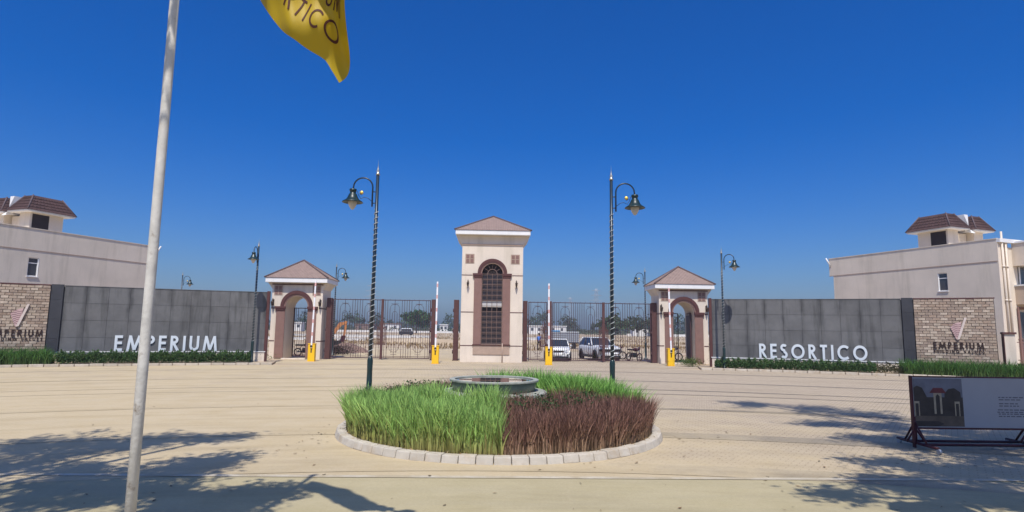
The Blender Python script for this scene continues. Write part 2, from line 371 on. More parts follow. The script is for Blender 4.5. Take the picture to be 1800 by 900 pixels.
def letters(word, size, t, parent, m_, fn, depth, track=.2, stretch=1., name='letter', sub=0, offset0=0., flat=False):
    """fn(u, v, d) -> xyz ; each letter a mesh of its own"""
    x = offset0
    for ch in word:
        w, strokes = glyph(ch, t)
        if strokes:
            mb = MB()
            for si, st in enumerate(strokes):
                L, Rr = ribbon(st, t, sub); n = len(L); e = .0015*si
                F = [fn((x+a*stretch)*size, b*size, depth+e) for a, b in L]+[fn((x+a*stretch)*size, b*size, depth+e) for a, b in Rr]
                fs = [(i, i+1, n+i+1, n+i) for i in range(n-1)]
                if flat: mb.add(F, fs)
                else:
                    B = [fn((x+a*stretch)*size, b*size, .004) for a, b in L]+[fn((x+a*stretch)*size, b*size, .004) for a, b in Rr]
                    o = 2*n
                    fs += [(o+i, o+n+i, o+n+i+1, o+i+1) for i in range(n-1)]
                    fs += [(i, o+i, o+i+1, i+1) for i in range(n-1)]+[(n+i, n+i+1, o+n+i+1, o+n+i) for i in range(n-1)]
                    fs += [(0, n, o+n, o), (n-1, o+n-1, o+2*n-1, 2*n-1)]
                    mb.add(F+B, fs)
            mb.build(name, m_, parent)
        x += w*stretch+track
    return x-track
def wordlen(word, t, track, stretch=1.): return sum(glyph(c, t)[0]*stretch for c in word)+track*(len(word)-1)

# ---------------------------------------------------------------- foliage helpers
def quadmesh(name, V, C, m_, parent=None, nper=4):
    """V (n,nper,3) leaves, C (n,nper,4) colours"""
    n = V.shape[0]; me = bpy.data.meshes.new(name)
    me.vertices.add(n*nper); me.vertices.foreach_set('co', V.reshape(-1).astype(np.float32))
    me.loops.add(n*nper); me.loops.foreach_set('vertex_index', np.arange(n*nper, dtype=np.int32))
    me.polygons.add(n); me.polygons.foreach_set('loop_start', np.arange(0, n*nper, nper, dtype=np.int32))
    me.update(calc_edges=True)
    ca = me.color_attributes.new('Col', 'FLOAT_COLOR', 'POINT'); ca.data.foreach_set('color', C.reshape(-1).astype(np.float32))
    me.materials.append(m_); me.validate()
    o = bpy.data.objects.new(name, me); COL.objects.link(o)
    if parent: o.parent = parent
    return o
def leaves(centers, size, aspect=.5, col=(.06, .10, .03), cv=.35, hang=0.):
    n = len(centers); c = np.asarray(centers)
    a = rng.normal(size=(n, 3)); a[:, 2] -= hang; a /= np.linalg.norm(a, axis=1)[:, None]
    b = rng.normal(size=(n, 3)); b -= a*(a*b).sum(1)[:, None]; b /= np.linalg.norm(b, axis=1)[:, None]
    s = size*rng.uniform(.6, 1.35, n)[:, None]
    V = np.stack([c-a*s*.5, c+b*s*aspect*.5, c+a*s*.5, c-b*s*aspect*.5], 1)
    k = rng.uniform(1-cv, 1+cv, n)[:, None]; h = rng.uniform(-.2, .2, n)[:, None]
    cc = np.array(col)[None]*k*np.concatenate([1+h, np.ones((n, 1)), 1-h], 1)
    C = np.concatenate([cc, np.ones((n, 1))], 1)[:, None, :].repeat(4, 1)
    return V, C
def clustered(center, rad, ncl, per, spread, shell=.55):
    pts = []
    for _ in range(ncl):
        d = rng.normal(size=3); d /= np.linalg.norm(d); k = rng.uniform(shell, 1)
        c = np.array(center)+d*np.array(rad)*k
        pts.append(c+rng.normal(size=(per, 3))*spread)
    return np.concatenate(pts)
def blades(name, xy, z0, h, w, colb, colt, bend=.35, m_=None, parent=None, cv=.2, lean=None):
    n = len(xy); a = rng.uniform(0, 2*PI, n); d = np.stack([np.cos(a), np.sin(a)], 1)
    if lean is not None: d = d*.9+lean; 
    hh = h*rng.uniform(.55, 1.15, n); bd = bend*hh*rng.uniform(.05, 1.5, n)
    fa = rng.uniform(0, PI, n); wv = np.stack([np.cos(fa), np.sin(fa)], 1)*w*.5
    lv = [0, .35, .7, 1.]; ww = [.8, 1., .7, .06]; rows = []
    for t, k in zip(lv, ww):
        c = np.concatenate([xy+d*(bd*t*t)[:, None], (z0+hh*t*(1-.12*t*t*bend))[:, None]], 1)
        o = np.concatenate([wv*k, np.zeros((n, 1))], 1); rows.append((c-o, c+o))
    cb, ct = np.array(colb), np.array(colt); kk = rng.uniform(1-cv, 1+cv, n)[:, None]; mixr = np.clip(rng.normal(.0, .16, n), -.3, .45)[:, None]
    Vs, Cs = [], []
    def colr(t):
        f = np.clip(t*1.25+mixr*(1 if t > 0 else 0)-.08, 0, 1); return np.concatenate([(cb*(1-f)+ct*f)*kk, np.ones((n, 1))], 1)
    for i in range(3):
        Vs.append(np.stack([rows[i][0], rows[i][1], rows[i+1][1], rows[i+1][0]], 1))
        c0, c1 = colr(lv[i]), colr(lv[i+1]); Cs.append(np.stack([c0, c0, c1, c1], 1))
    return quadmesh(name, np.concatenate(Vs), np.concatenate(Cs), m_ or M['leaf'], parent)

# ================================================================ SETTING
struct(sheet('ground', [(-3000, -300), (3000, -300), (3000, 5000), (-3000, 5000)], 0., M['field']), 'sandy open land with dry brown patches running to the horizon')
pz = [arc(49.95, a) for a in np.linspace(-55, 55, 80)]+[(46, 9.2), (-46, 9.2)]
plaza = struct(sheet('plaza', pz, .004, M['plaza']), 'dusty beige paver forecourt in front of the gates')
struct(sheet('gateway_paving', [(-13.5, 35.6), (13.5, 35.6), (12.5, 58), (-12.5, 66)], .008, M['plaza']), 'pale paved strip passing under the gates')
struct(sheet('road', [(-60, -40), (60, -40), (60, 9.2), (-60, 9.2)], .008, M['road']), 'dust covered grey brown road in the foreground')
sheet('edge_strip', [(-46, 9.13), (46, 9.13), (46, 9.26), (-46, 9.26)], .016, M['strip'], plaza)
for r, w in ((46.4, .26), (40.9, .26), (37.1, .20), (35.6, .14), (31.6, .34), (27.2, .66), (23.95, .70)):
    an = np.linspace(-38, 38, 50); mb = MB()
    mb.add([(*arc(r-w/2, a), .010) for a in an]+[(*arc(r+w/2, a), .010) for a in an], [(i, i+1, 51+i, 50+i) for i in range(49)])
    mb.build('paver_band', M['band'], plaza)

# kerbs and planters in front of the sign walls
def ring_piece(r0, r1, a0, a1, z0, z1, n=2):
    mb = MB(); an = np.linspace(a0, a1, n+1); vs = []
    for a in an: vs += [(*arc(r0, a), z0), (*arc(r1, a), z0), (*arc(r1, a), z1), (*arc(r0, a), z1)]
    fs = [(0, 1, 2, 3), tuple(4*n+k for k in (3, 2, 1, 0))]
    for i in range(n):
        for k in range(4): fs.append((4*i+k, 4*i+(k+1) % 4, 4*i+4+(k+1) % 4, 4*i+4+k))
    return mb.add(vs, fs)
for sgn, side in ((-1, 'left'), (1, 'right')):
    e = 14.2 if sgn < 0 else 14.0
    pl = ring_piece(50.05, 52.0, sgn*e, sgn*44, .0, .10, 24).build('planting_bed', M['soil']); struct(pl, 'bare pale soil bed under the '+side+' sign wall')
    a = e; st = .62
    while a < 43:
        d = math.degrees(st/50); mb = ring_piece(49.9, 50.05, sgn*(a+.02), sgn*(a+d-.02), 0, .13+random.uniform(-.012, .012), 1)
        mb.build('kerb_stone', M['kerbwhite'], pl, bevel=.012); a += d

# ================================================================ ROUNDABOUT
RX, RY, RR = .22, 13.45, 3.46
isl = struct(MB().lathe([(RR-.2, .02), (RR-.25, .10), (2.6, .16), (1.5, .30), (0, .30)], (0, 0, 0), 64).build('roundabout', M['soil']), 'round planted island in the forecourt')
isl.location = (RX, RY, 0)
nk = 74; kw = 2*PI*(RR-.1)/nk
mb = MB(); mb.box(-kw/2+.006, kw/2-.006, -.11, .11, 0, .135)
# sloped outer top edge
for i, (x, y, z) in enumerate(mb.v):
    if z > .1 and y < 0: mb.v[i] = (x*1.0, y+.04, z)
    if y < 0: mb.v[i] = (mb.v[i][0]*1.03, mb.v[i][1], mb.v[i][2])
kme = mb.mesh('kerb_stone', M['kerb'])
for k in range(nk):
    a = 2*PI*k/nk
    o = inst('kerb_stone', kme, isl, ((RR-.1)*math.sin(a), -(RR-.1)*math.cos(a), random.uniform(-.008, .006)), (random.uniform(-.03, .03), random.uniform(-.015, .015), a+random.uniform(-.012, .012)))
    b = o.modifiers.new('bevel', 'BEVEL'); b.width = .014; b.segments = 2
# fountain
ft = thing('fountain', 'low round stone fountain basin full of still water at the roundabout centre', 'fountain', (RX-.14, RY-.05, 0))
MB().lathe([(1.42, .2), (1.42, .60), (1.38, .63), (1.1, .63), (1.1, .2)], n=56, sm=False).build('lower_ledge', M['stone'], ft, bevel=.02)
MB().lathe([(1.16, .60), (1.16, .84), (1.13, .86), (.8, .86), (.8, .60)], n=56, sm=False).build('upper_ledge', M['stone'], ft, bevel=.015)
MB().lathe([(.90, .85), (.93, 1.05), (.93, 1.06), (.80, 1.06), (.80, .85)], n=56, sm=True).build('basin_wall', M['fountdark'], ft)
MB().lathe([(.98, 1.06), (.98, 1.105), (.86, 1.105), (.86, 1.06)], n=64, sm=False).build('basin_rim', M['stone'], ft, bevel=.01)
MB().add([(.865*math.cos(2*PI*k/64), .865*math.sin(2*PI*k/64), 1.08) for k in range(64)], [tuple(range(64))]).build('water', M['water'], ft)
MB().tube([(0, -.80, .9), (0, -.80, 1.13)], .02, 8).build('spout', M['bronze'], ft)

def sector(n, r0, r1, a0, a1):
    a = rng.uniform(a0, a1, n); r = np.sqrt(rng.uniform(r0*r0, r1*r1, n)); return np.stack([RX+r*np.cos(a), RY+.25*(1)+r*np.sin(a)*1.0-.25, ], 1), r
def moundz(r): return np.interp(r, [1.5, 2.6, 3.3], [.30, .16, .08])
def bed(name, label, n, a0, a1, h, w, cb, ct, bend, cv=.25, r0=1.42, r1=3.24, hfun=None):
    xy, r = sector(n, r0, r1, R(a0), R(a1)); hh = np.full(n, h)
    hh = hh*(1+.13*np.sin(xy[:, 0]*3.1+1)*np.cos(xy[:, 1]*2.7)+.08*np.sin(xy[:, 0]*7.7+xy[:, 1]*5))
    out = np.stack([xy[:, 0]-RX, xy[:, 1]-RY], 1)/r[:, None]
    edge = np.clip((r-2.75)/.5, 0, 1)[:, None]
    o = blades(name, xy, moundz(r), hh, w, cb, ct, bend, cv=cv, lean=out*edge*.38)
    return tag(o, label, 'grass', kind='stuff')
GB, GT = (.34, .29, .10), (.31, .50, .13)
bed('grass', 'tall bright green grass filling the front left of the roundabout', 16000, 182, 270, .72, .026, GB, GT, .30, .42)
bed('grass', 'tall bright green grass behind the fountain on the right', 12000, 2, 96, .84, .026, (.26, .32, .09), (.22, .43, .09), .38, .38)
bed('purple_grass', 'dry purple brown grass filling the front right of the roundabout', 17000, 270.3, 360+4, .62, .018, (.32, .21, .125), (.21, .105, .078), .32, .65)
bed('purple_grass', 'sparse purple brown grass at the back left of the roundabout', 5000, 98, 180, .66, .018, (.26, .16, .10), (.20, .10, .08), .45, .45)
# dark green shrubs round the fountain
P = []
for a0_, a1_, nc_, r0_, r1_, zt_, nn_ in ((98, 178, 70, 1.4, 2.9, .80, 420), (276, 352, 34, 1.3, 2.1, .84, 260), (8, 60, 12, 1.5, 2.0, .7, 200)):
    for a in np.linspace(a0_, a1_, nc_):
        r = random.uniform(r0_, r1_); c = (RX+r*math.cos(R(a)), RY+r*math.sin(R(a)), zt_-.14+random.uniform(-.08, .06)); P.append(np.array(c)+rng.normal(size=(nn_, 3))*np.array([.13, .13, .085])-np.array([0, 0, .04]))
P = np.concatenate(P)
V, C = leaves(P, .062, .5, (.035, .085, .022), .5)
tag(quadmesh('ground_cover', V, C, M['leaf']), 'low dark green leafy plants ringing the fountain ledge', 'plants', kind='stuff')
# straw litter round the inner kerb
n = 2600; a = rng.uniform(0, 2*PI, n); r = rng.normal(3.2, .07, n)
V, C = leaves(np.stack([RX+r*np.cos(a), RY+r*np.sin(a), .10+rng.uniform(0, .04, n)], 1), .07, .22, (.36, .25, .12), .4)
tag(quadmesh('straw_litter', V, C, M['leaf']), 'dry straw and leaf scraps inside the roundabout kerb', 'litter', kind='stuff')

# ================================================================ SIGN WALLS
def sign_wall(sgn):
    side = 'left' if sgn < 0 else 'right'; word = 'EMPERIUM' if sgn < 0 else 'RESORTICO'
    w = thing('sign_wall', 'long grey stone panel wall %s of the gates carrying the white word %s' % (side, word), 'wall')
    a0, a1 = 14.95, 26.0; r = 51.7
    ring_piece(r+.03, r+.42, sgn*a0, sgn*30.6, 0, 4.10, 20).build('wall_core', M['mortar'], w)
    ring_piece(r-.02, r+.02, sgn*(a0-.05), sgn*30.7, .0, .64, 20).build('plinth', M['stucco'], w)
    ring_piece(r-.06, r+.05, sgn*(a0-.1), sgn*26.6, .645, .69, 14).build('plinth_coping', M['white'], w)
    ring_piece(r-.01, r+.44, sgn*(a0-.17), sgn*a0-.0, .0, 4.22, 1).build('end_post', M['dkbrown'], w)
    rows = [(.695, 1.415), (1.428, 2.325), (2.338, 3.235), (3.248, 4.12)]; nc = 10; da = (a1-a0)/nc
    for z0, z1 in rows:
        for i in range(nc):
            g = .006; q = random.uniform(0, .008)
            ring_piece(r-.005-q, r+.029, sgn*(a0+i*da+g), sgn*(a0+(i+1)*da-g), z0, z1, 1).build('stone_panel', M['panel'], w)
    ring_piece(r-.025, r+.44, sgn*a0, sgn*a1, 4.13, 4.17, 10).build('wall_coping', M['panel'], w)
    for z0, z1 in ((.70, 1.35), (1.36, 2.4), (2.41, 3.4), (3.41, 4.2)):
        ring_piece(r-.10, r+.06, sgn*(a1+.03), sgn*(a1+.60), z0, z1, 1).build('granite_panel', M['panel_dark'], w)
    return w
sign_wall(-1); sign_wall(1)
def brick_wall(sgn):
    side = 'left' if sgn < 0 else 'right'
    w = thing('brick_wall', 'tan brick wall with emblem at the far %s of the photo' % side, 'wall')
    r = 51.62; a0, a1 = 26.64, 30.55
    ring_piece(r, r+.04, sgn*a0, sgn*a1, .64, 4.12, 6).build('mortar_bed', M['brickmortar'], w)
    ring_piece(r-.05, r+.46, sgn*(a0), sgn*(a1+.06), 4.125, 4.18, 4).build('wall_coping', M['dkbrown'], w)
    nrow, bw = 24, .335; H = (4.12-.66)/nrow; Ltot = R(a1-a0)*r
    meshes = []
    for v in range(8):
        mb = MB(); hh = (H-.022)/2; x = bw/2-.012
        mb.box(-x, x, -.03-random.uniform(0, .022), .03, -hh, hh)
        mb.v = [(p[0]+random.uniform(-.008, .008), p[1]+random.uniform(-.006, .006) if p[1] < 0 else p[1], p[2]+random.uniform(-.006, .006)) for p in mb.v]
        meshes.append(mb.mesh('brick', M['brick'][v % 4]))
    for i in range(nrow):
        off = 0 if i % 2 else bw/2; k = 0; s = off-bw
        while s < Ltot:
            s0, s1 = max(0, s), min(Ltot, s+bw)
            if s1-s0 > .08:
                am = math.degrees(((s0+s1)/2)/r)+a0; x, y = arc(r, sgn*am)
                o = inst('brick', random.choice(meshes), w, (x, y, .66+H*(i+.5)), (0, 0, -R(sgn*am)), ((s1-s0)/bw, 1, 1))
            s += bw
    return w
brick_wall(-1); brick_wall(1)

# lettering on the walls; frame at arc angle, u to the viewer's right
def wall_fn(r, deg0, z0, sgn=0):
    def fn(u, v, d):
        x, y = arc(r-d, deg0+math.degrees(u/r)); return (x, y, z0+v)
    return fn
for word, am, z, sz, lab, ln in (('EMPERIUM', -20.50, .71, .84, 'white raised letters EMPERIUM low on the left grey wall', 5.02), ('RESORTICO', 20.95, .70, .84, 'white raised letters RESORTICO low on the right grey wall', 5.62)):
    t = thing('wall_lettering', lab, 'sign letters'); tr_ = .24
    L = wordlen(word, .17, tr_)*sz; st = (ln/sz-tr_*(len(word)-1))/sum(glyph(c, .17)[0] for c in word)
    letters(word, sz, .17, t, M['letter'], wall_fn(51.69, am-math.degrees(ln/2/51.7), z), .06, tr_, st)
for sgn, am in ((-1, -28.0), (1, 28.72)):
    side = 'left' if sgn < 0 else 'right'
    t = thing('emblem_sign', 'dark EMPERIUM lettering under a fan shaped emblem on the %s brick wall' % side, 'sign')
    ln = 2.2; sz = .36; tr_ = .27; st = (ln/sz-tr_*7)/sum(glyph(c, .19)[0] for c in 'EMPERIUM')
    letters('EMPERIUM', sz, .17, t, M['letterdark'], wall_fn(51.565, am-math.degrees(ln/2/51.6), 1.46), .02, tr_, st)
    L2 = wordlen('BUILDING VALUES', .17, .42); s2 = ln/L2
    letters('BUILDING VALUES', s2, .17, t, M['letterdark'], wall_fn(51.56, am-math.degrees(ln/2/51.6), 1.46-.20), .012, .42, name='small_letter')
    ax = am+ (-.02 if sgn < 0 else -.02); f = wall_fn(51.57, ax, 0)
    poly = [(-.03, 1.98), (-.24, 2.62), (-.20, 2.70), (.0, 2.86), (.16, 2.88), (.12, 2.5)]
    poly = [(-.05, 1.98), (-.27, 2.58), (-.25, 2.66), (-.05, 2.82), (.22, 2.90), (.10, 1.98)]
    MB().prism(poly, lambda u, v: f(u, v, .05), lambda u, v: f(u, v, .01)).build('emblem_plate', M['pinkplate'], t)
    bar = [(-.02, 1.96), (.10, 1.98), (.46, 3.12), (.36, 3.12)]
    MB().prism(bar, lambda u, v: f(u, v, .075), lambda u, v: f(u, v, .01)).build('emblem_bar', M['emblembar'], t)
    for k in range(7):
        v0 = 2.12+k*.105; xl = -.05-(v0-1.98)*.35; xr = .02+(v0-1.98)*.26
        pts = [(xl+(xr-xl)*i/10, v0+.035*math.sin(i/10*2*PI)+.03*i/10) for i in range(11)]
        L_, R_ = ribbon(pts, .028); mb = MB(); n = len(L_)
        mb.add([f(a, b, .055) for a, b in L_]+[f(a, b, .055) for a, b in R_], [(i, i+1, n+i+1, n+i) for i in range(n-1)]); mb.build('wave_line', M['emblemline'], t)

# hedges
def hedge(name, label, a0, a1, n, hmin, hmax, col, size, r0=50.25, r1=51.45, cv=.5, blade=False):
    a = rng.uniform(a0, a1, n); r = rng.uniform(r0, r1, n)
    x = CX+r*np.sin(np.radians(a)); y = CY+r*np.cos(np.radians(a))
    top = hmin+(hmax-hmin)*(.5+.35*np.sin(a*7.3+r*2)+.35*np.sin(a*19.1+1.3)+.3*np.sin(a*47+r*5))
    if blade:
        o = blades(name, np.stack([x, y], 1), np.full(n, .09), top, .03, (.10, .14, .04), col, .4, cv=cv)
    else:
        z = .14+(top-.08)*rng.uniform(0, 1, n)**.7
        # skirt thins to bare stems near the soil
        V, C = leaves(np.stack([x, y, z], 1), size, .55, col, cv); o = quadmesh(name, V, C, M['leaf'])
    return tag(o, label, 'plants', kind='stuff')
hedge('hedge', 'dark green clipped hedge row below the EMPERIUM letters', -25.9, -15.6, 26000, .48, .70, (.055, .105, .03), .085)
hedge('grass_border', 'bright green grassy border below the left brick wall', -34, -26.1, 9000, .55, .85, (.07, .17, .035), .1, blade=True)
hedge('hedge', 'dark green hedge row below the RESORTICO letters', 15.0, 24.3, 24000, .38, .62, (.055, .105, .03), .085)
hedge('hedge', 'thin reddish green shrubs between the right hedge and the grass border', 24.3, 25.9, 1500, .3, .6, (.075, .07, .03), .085)
hedge('grass_border', 'bright green grassy border below the right brick wall', 25.7, 34, 12000, .5, .82, (.07, .17, .035), .1, blade=True)
for (x, y, lab) in ((-14.0, 36.4, 'small weedy tuft between the left lamp post and left gatehouse'), (12.5, 37.6, 'weedy tuft at the foot of the right gatehouse')):
    V, C = leaves(np.array([x, y, .28])+rng.normal(size=(1500, 3))*np.array([.38, .25, .13]), .08, .4, (.09, .13, .03), .5); tag(quadmesh('weed_tuft', V, C, M['leaf']), lab, 'weeds', kind='stuff')

# ================================================================ GATEHOUSES
def arch_wall(mb, x0, x1, cx, r, zs, zt, y0, y1, mi=0, z0=0., n=20):
    mb.box(x0, cx-r, y0, y1, z0, zs, mi); mb.box(cx+r, x1, y0, y1, z0, zs, mi)
    pts = [(cx-r*math.cos(PI*i/n), zs+r*math.sin(PI*i/n)) for i in range(n+1)]
    xs = [x0]+[p[0] for p in pts]+[x1]; zz = [zs]+[p[1] for p in pts]+[zs]
    k = len(xs)
    vs = [(x, y0, z) for x, z in zip(xs, zz)]+[(x, y0, zt) for x in xs]+[(x, y1, z) for x, z in zip(xs, zz)]+[(x, y1, zt) for x in xs]
    fs = []
    for i in range(k-1):
        fs += [(i, i+1, k+i+1, k+i), (2*k+i, 3*k+i, 3*k+i+1, 2*k+i+1), (i, 2*k+i, 2*k+i+1, i+1), (k+i, k+i+1, 3*k+i+1, 3*k+i)]
    fs += [(0, k, 3*k, 2*k), (k-1, 3*k-1, 4*k-1, 2*k-1)]
    mb.add(vs, fs, mi)
def annulus(mb, cx, zs, r0, r1, y0, y1, mi=0, n=24):
    vs = []
    for i in range(n+1):
        a = PI*i/n
        for r, y in ((r0, y0), (r1, y0), (r1, y1), (r0, y1)): vs.append((cx-r*math.cos(a), y, zs+r*math.sin(a)))
    fs = [(0, 3, 2, 1), (4*n, 4*n+1, 4*n+2, 4*n+3)]
    for i in range(n):
        for k in range(4): fs.append((4*i+k, 4*i+(k+1) % 4, 4*i+4+(k+1) % 4, 4*i+4+k))
    mb.add(vs, fs, mi)
def hip_roof(par, hx, y0, y1, z0, z1, pitch=.115):
    """pyramid over x -hx..hx, y0..y1 with raised ribs and ridge caps"""
    yc = (y0+y1)/2; ap = (0, yc, z1)
    MB().add([(-hx, y0, z0), (hx, y0, z0), (hx, y1, z0), (-hx, y1, z0), ap], [(0, 1, 4), (1, 2, 4), (2, 3, 4), (3, 0, 4), (3, 2, 1, 0)]).build('roof_slope', M['rooftile'], par)
    for f in range(4):
        rb = MB(); half = hx if f % 2 == 0 else (y1-y0)/2; run = (y1-y0)/2 if f % 2 == 0 else hx; n = int(2*half/pitch)
        for i in range(n):
            s = -half+(i+.5)*2*half/n; t = 1-abs(s)/half   # fraction up the slope at which the hip is met
            def P(s_, tt, up):
                d = run*(1-tt); z = z0+(z1-z0)*tt+up
                return [(s_, yc-d, z), (d, yc+s_, z), (-s_, yc+d, z), (-d, yc-s_, z)][f]
            w = pitch*.24; tt = max(t-.02, .01)
            rb.add([P(s-w, 0, -.005), P(s+w, 0, -.005), P(s+w*.5, 0, .035), P(s-w*.5, 0, .035), P(s-w, tt, -.005), P(s+w, tt, -.005), P(s+w*.5, tt, .035), P(s-w*.5, tt, .035)],
                   [(0, 1, 2, 3), (1, 5, 6, 2), (2, 6, 7, 3), (0, 3, 7, 4), (4, 7, 6, 5)])
        o = rb.build('roof_rib_rows', M['rooftile'], par); o['kind'] = 'stuff'
    for x, y in ((-hx, y0), (hx, y0), (hx, y1), (-hx, y1)):
        MB().tube([(x*1.01, yc+(y-yc)*1.01, z0+.02), (0, yc, z1+.03)], .055, 8).build('ridge_cap', M['ridge'], par)
def mini_window(par, x0, x1, z0, z1, y):
    f = MB(); f.box(x0-.03, x1+.03, y-.015, y+.02, z0-.03, z1+.03); f = f.build('window_recess', M['sill'], par)
    gx, gz = (x1-x0)/2, (z1-z0)/2
    for i in range(2):
        for j in range(2):
            MB().box(x0+i*gx+.035, x0+(i+1)*gx-.035, y-.03, y-.017, z0+j*gz+.03, z0+(j+1)*gz-.03).build('pane', M['brown'], f)
def sconce_mesh():
    mb = MB(); mb.box(-.045, .045, -.03, 0, -.05, .28); mb.tube([(0, -.02, .22), (0, -.12, .34), (0, -.2, .26)], .014, 6)
    lan = MB(); lan.lathe([(.02, -.02), (.055, .0), (.085, .19), (.095, .2), (.03, .27), (.012, .34), (0, .35)], (0, -.2, -.08), 8, sm=False)
    tail = MB(); tail.lathe([(0, -.16), (.03, -.1), (.02, -.03), (.05, 0)], (0, -.2, -.08), 8)
    return mb.mesh('bracket', M['bronze']), lan.mesh('lantern', M['bronze']), tail.mesh('tail', M['bronze'])
SC = sconce_mesh()
def sconce(x, y, z, lab, grp='wall lanterns on the gatehouses', s=1.):
    t = thing('wall_lantern', lab, 'wall lamp', (x, y, z), 0, grp); t.scale = (s, s, s)
    inst('bracket', SC[0], t); inst('lantern', SC[1], t); inst('tail', SC[2], t)

# --- central tower
ct = thing('central_gatehouse', 'tall cream gatehouse between the two gates with arched grid window and hipped roof', 'gatehouse', (0, 39.5, 0))
mb = MB(); arch_wall(mb, -2.03, 2.03, 0, .69, 5.80, 8.36, 0, .35, z0=.0)
mb.box(-2.03, 2.03, .352, 4, 0, 8.36); mb.box(-.70, .70, .002, .349, .0, 1.17)
mb.build('wall', M['stucco'], ct, bevel=.015)
# flared cornice at both sides, white fascia, roof
for s in (-1, 1):
    MB().prism([(s*2.0, 7.72), (s*2.45, 8.36), (s*2.0, 8.36)], lambda a, b: (a, .01, b), lambda a, b: (a, 4.0, b)).build('cornice_flare', M['stucco'], ct)
MB().box(-2.48, 2.48, -.42, 4.42, 8.365, 8.66).build('fascia', M['white'], ct, bevel=.02)
MB().box(-2.05, 2.05, -.05, .0, 7.70, 7.78).build('cornice_line', M['sill'], ct)
hip_roof(ct, 2.52, -.46, 4.46, 8.665, 10.02)
def surround(par, cx, ri, ro, zs, rb, rt, zb, px0, y=0.):
    """pilasters + arch moulding"""
    for s in (-1, 1):
        x0, x1 = sorted((cx+s*ri, cx+s*px0))
        MB().box(x0, x1, y-.07, y-.001, zb, zs-.22).build('pilaster', M['brown'], par, bevel=.01)
        x0, x1 = sorted((cx+s*(ri-.03), cx+s*(px0+.09)))
        c = MB(); c.box(x0, x1, y-.14, y-.002, zs-.10, zs+.06); c.box(x0+.03, x1-.03, y-.11, y-.002, zs-.22, zs-.101); c.build('capital', M['dkbrown'], par, bevel=.01)
    m1 = MB(); annulus(m1, cx, zs+.06, ri+.10, ro, y-.12, y-.002); m1.build('arch_moulding', M['dkbrown'], par)
    m2 = MB(); annulus(m2, cx, zs+.06, ri-.01, ri+.098, y-.07, y-.002); m2.build('arch_lining', M['brown'], par)
surround(ct, 0, .69, .98, 5.76, 0, 0, 1.17, 1.20)
MB().box(-1.24, 1.24, -.10, -.002, 1.10, 1.168).build('sill', M['dkbrown'], ct, bevel=.01)
MB().box(-1.20, 1.20, -.05, -.002, .52, 1.098).build('sill_panel', M['sill'], ct)
for z in (5.70, 3.26, 1.08):
    for s in (-1, 1):
        x0, x1 = sorted((s*(1.31 if z > 5 else 1.21), s*2.035)); MB().box(x0, x1, -.012, -.001, z-.025, z+.025).build('groove_line', M['dkbrown'], ct)
for x in (-1.78, 1.24): mini_window(ct, x, x+.54, 6.50, 7.08, 0.)
wb = MB().box(-.685, .685, .22, .3, 1.175, 6.48).build('window', M['baredark'], ct)
MB().box(-.685, .685, .12, .20, 3.60, 3.98).build('bright_gap_stand_in', M['brightgap'], wb)  # added pale board, stands in for bright sky seen through the tower
MB().box(-.685, .685, .085, .095, 1.175, 1.2).build('window_ledge', M['sill'], wb)
# panes behind bars, then muntins
for j in range(13):
    z0 = 1.2+j*.352
    for i in range(4):
        if 3.45 < z0+.17 < 4.0: continue
        MB().box(-.67+i*.337, -.67+(i+1)*.337-.03, .16, .175, z0+.02, z0+.332).build('pane', M['glass'], wb)
vb = MB().box(-.017, .017, .03, .08, 1.2, 5.82).mesh('muntin', M['muntin'])
for i in range(5): inst('muntin', vb, wb, (-.66+i*.33, 0, 0))
hb = MB().box(-.685, .685, .035, .075, -.016, .016).mesh('rail', M['muntin'])
for j in range(14): inst('rail', hb, wb, (0, 0, 1.21+j*.352))
fan = MB(); annulus(fan, 0, 5.80, .29, .335, .03, .075); fan.build('fan_arc', M['muntin'], wb)
for a in (35, 65, 90, 115, 145):
    ca, sa = math.cos(R(a)), math.sin(R(a)); MB().tube([(.33*ca, .05, 5.8+.33*sa), (.66*ca, .05, 5.8+.66*sa)], .018, 5).build('fan_bar', M['muntin'], wb)
sconce(-1.60, 39.5, 5.05, 'bronze wall lantern left of the tall arched window')
sconce(1.60, 39.5, 5.05, 'bronze wall lantern right of the tall arched window')
tag(MB().tube([(.72, 39.2, 0), (.72, 39.2, 1.25)], .035, 8).build('marker_post', M['sill']), 'thin brown post standing before the central gatehouse sill', 'post')

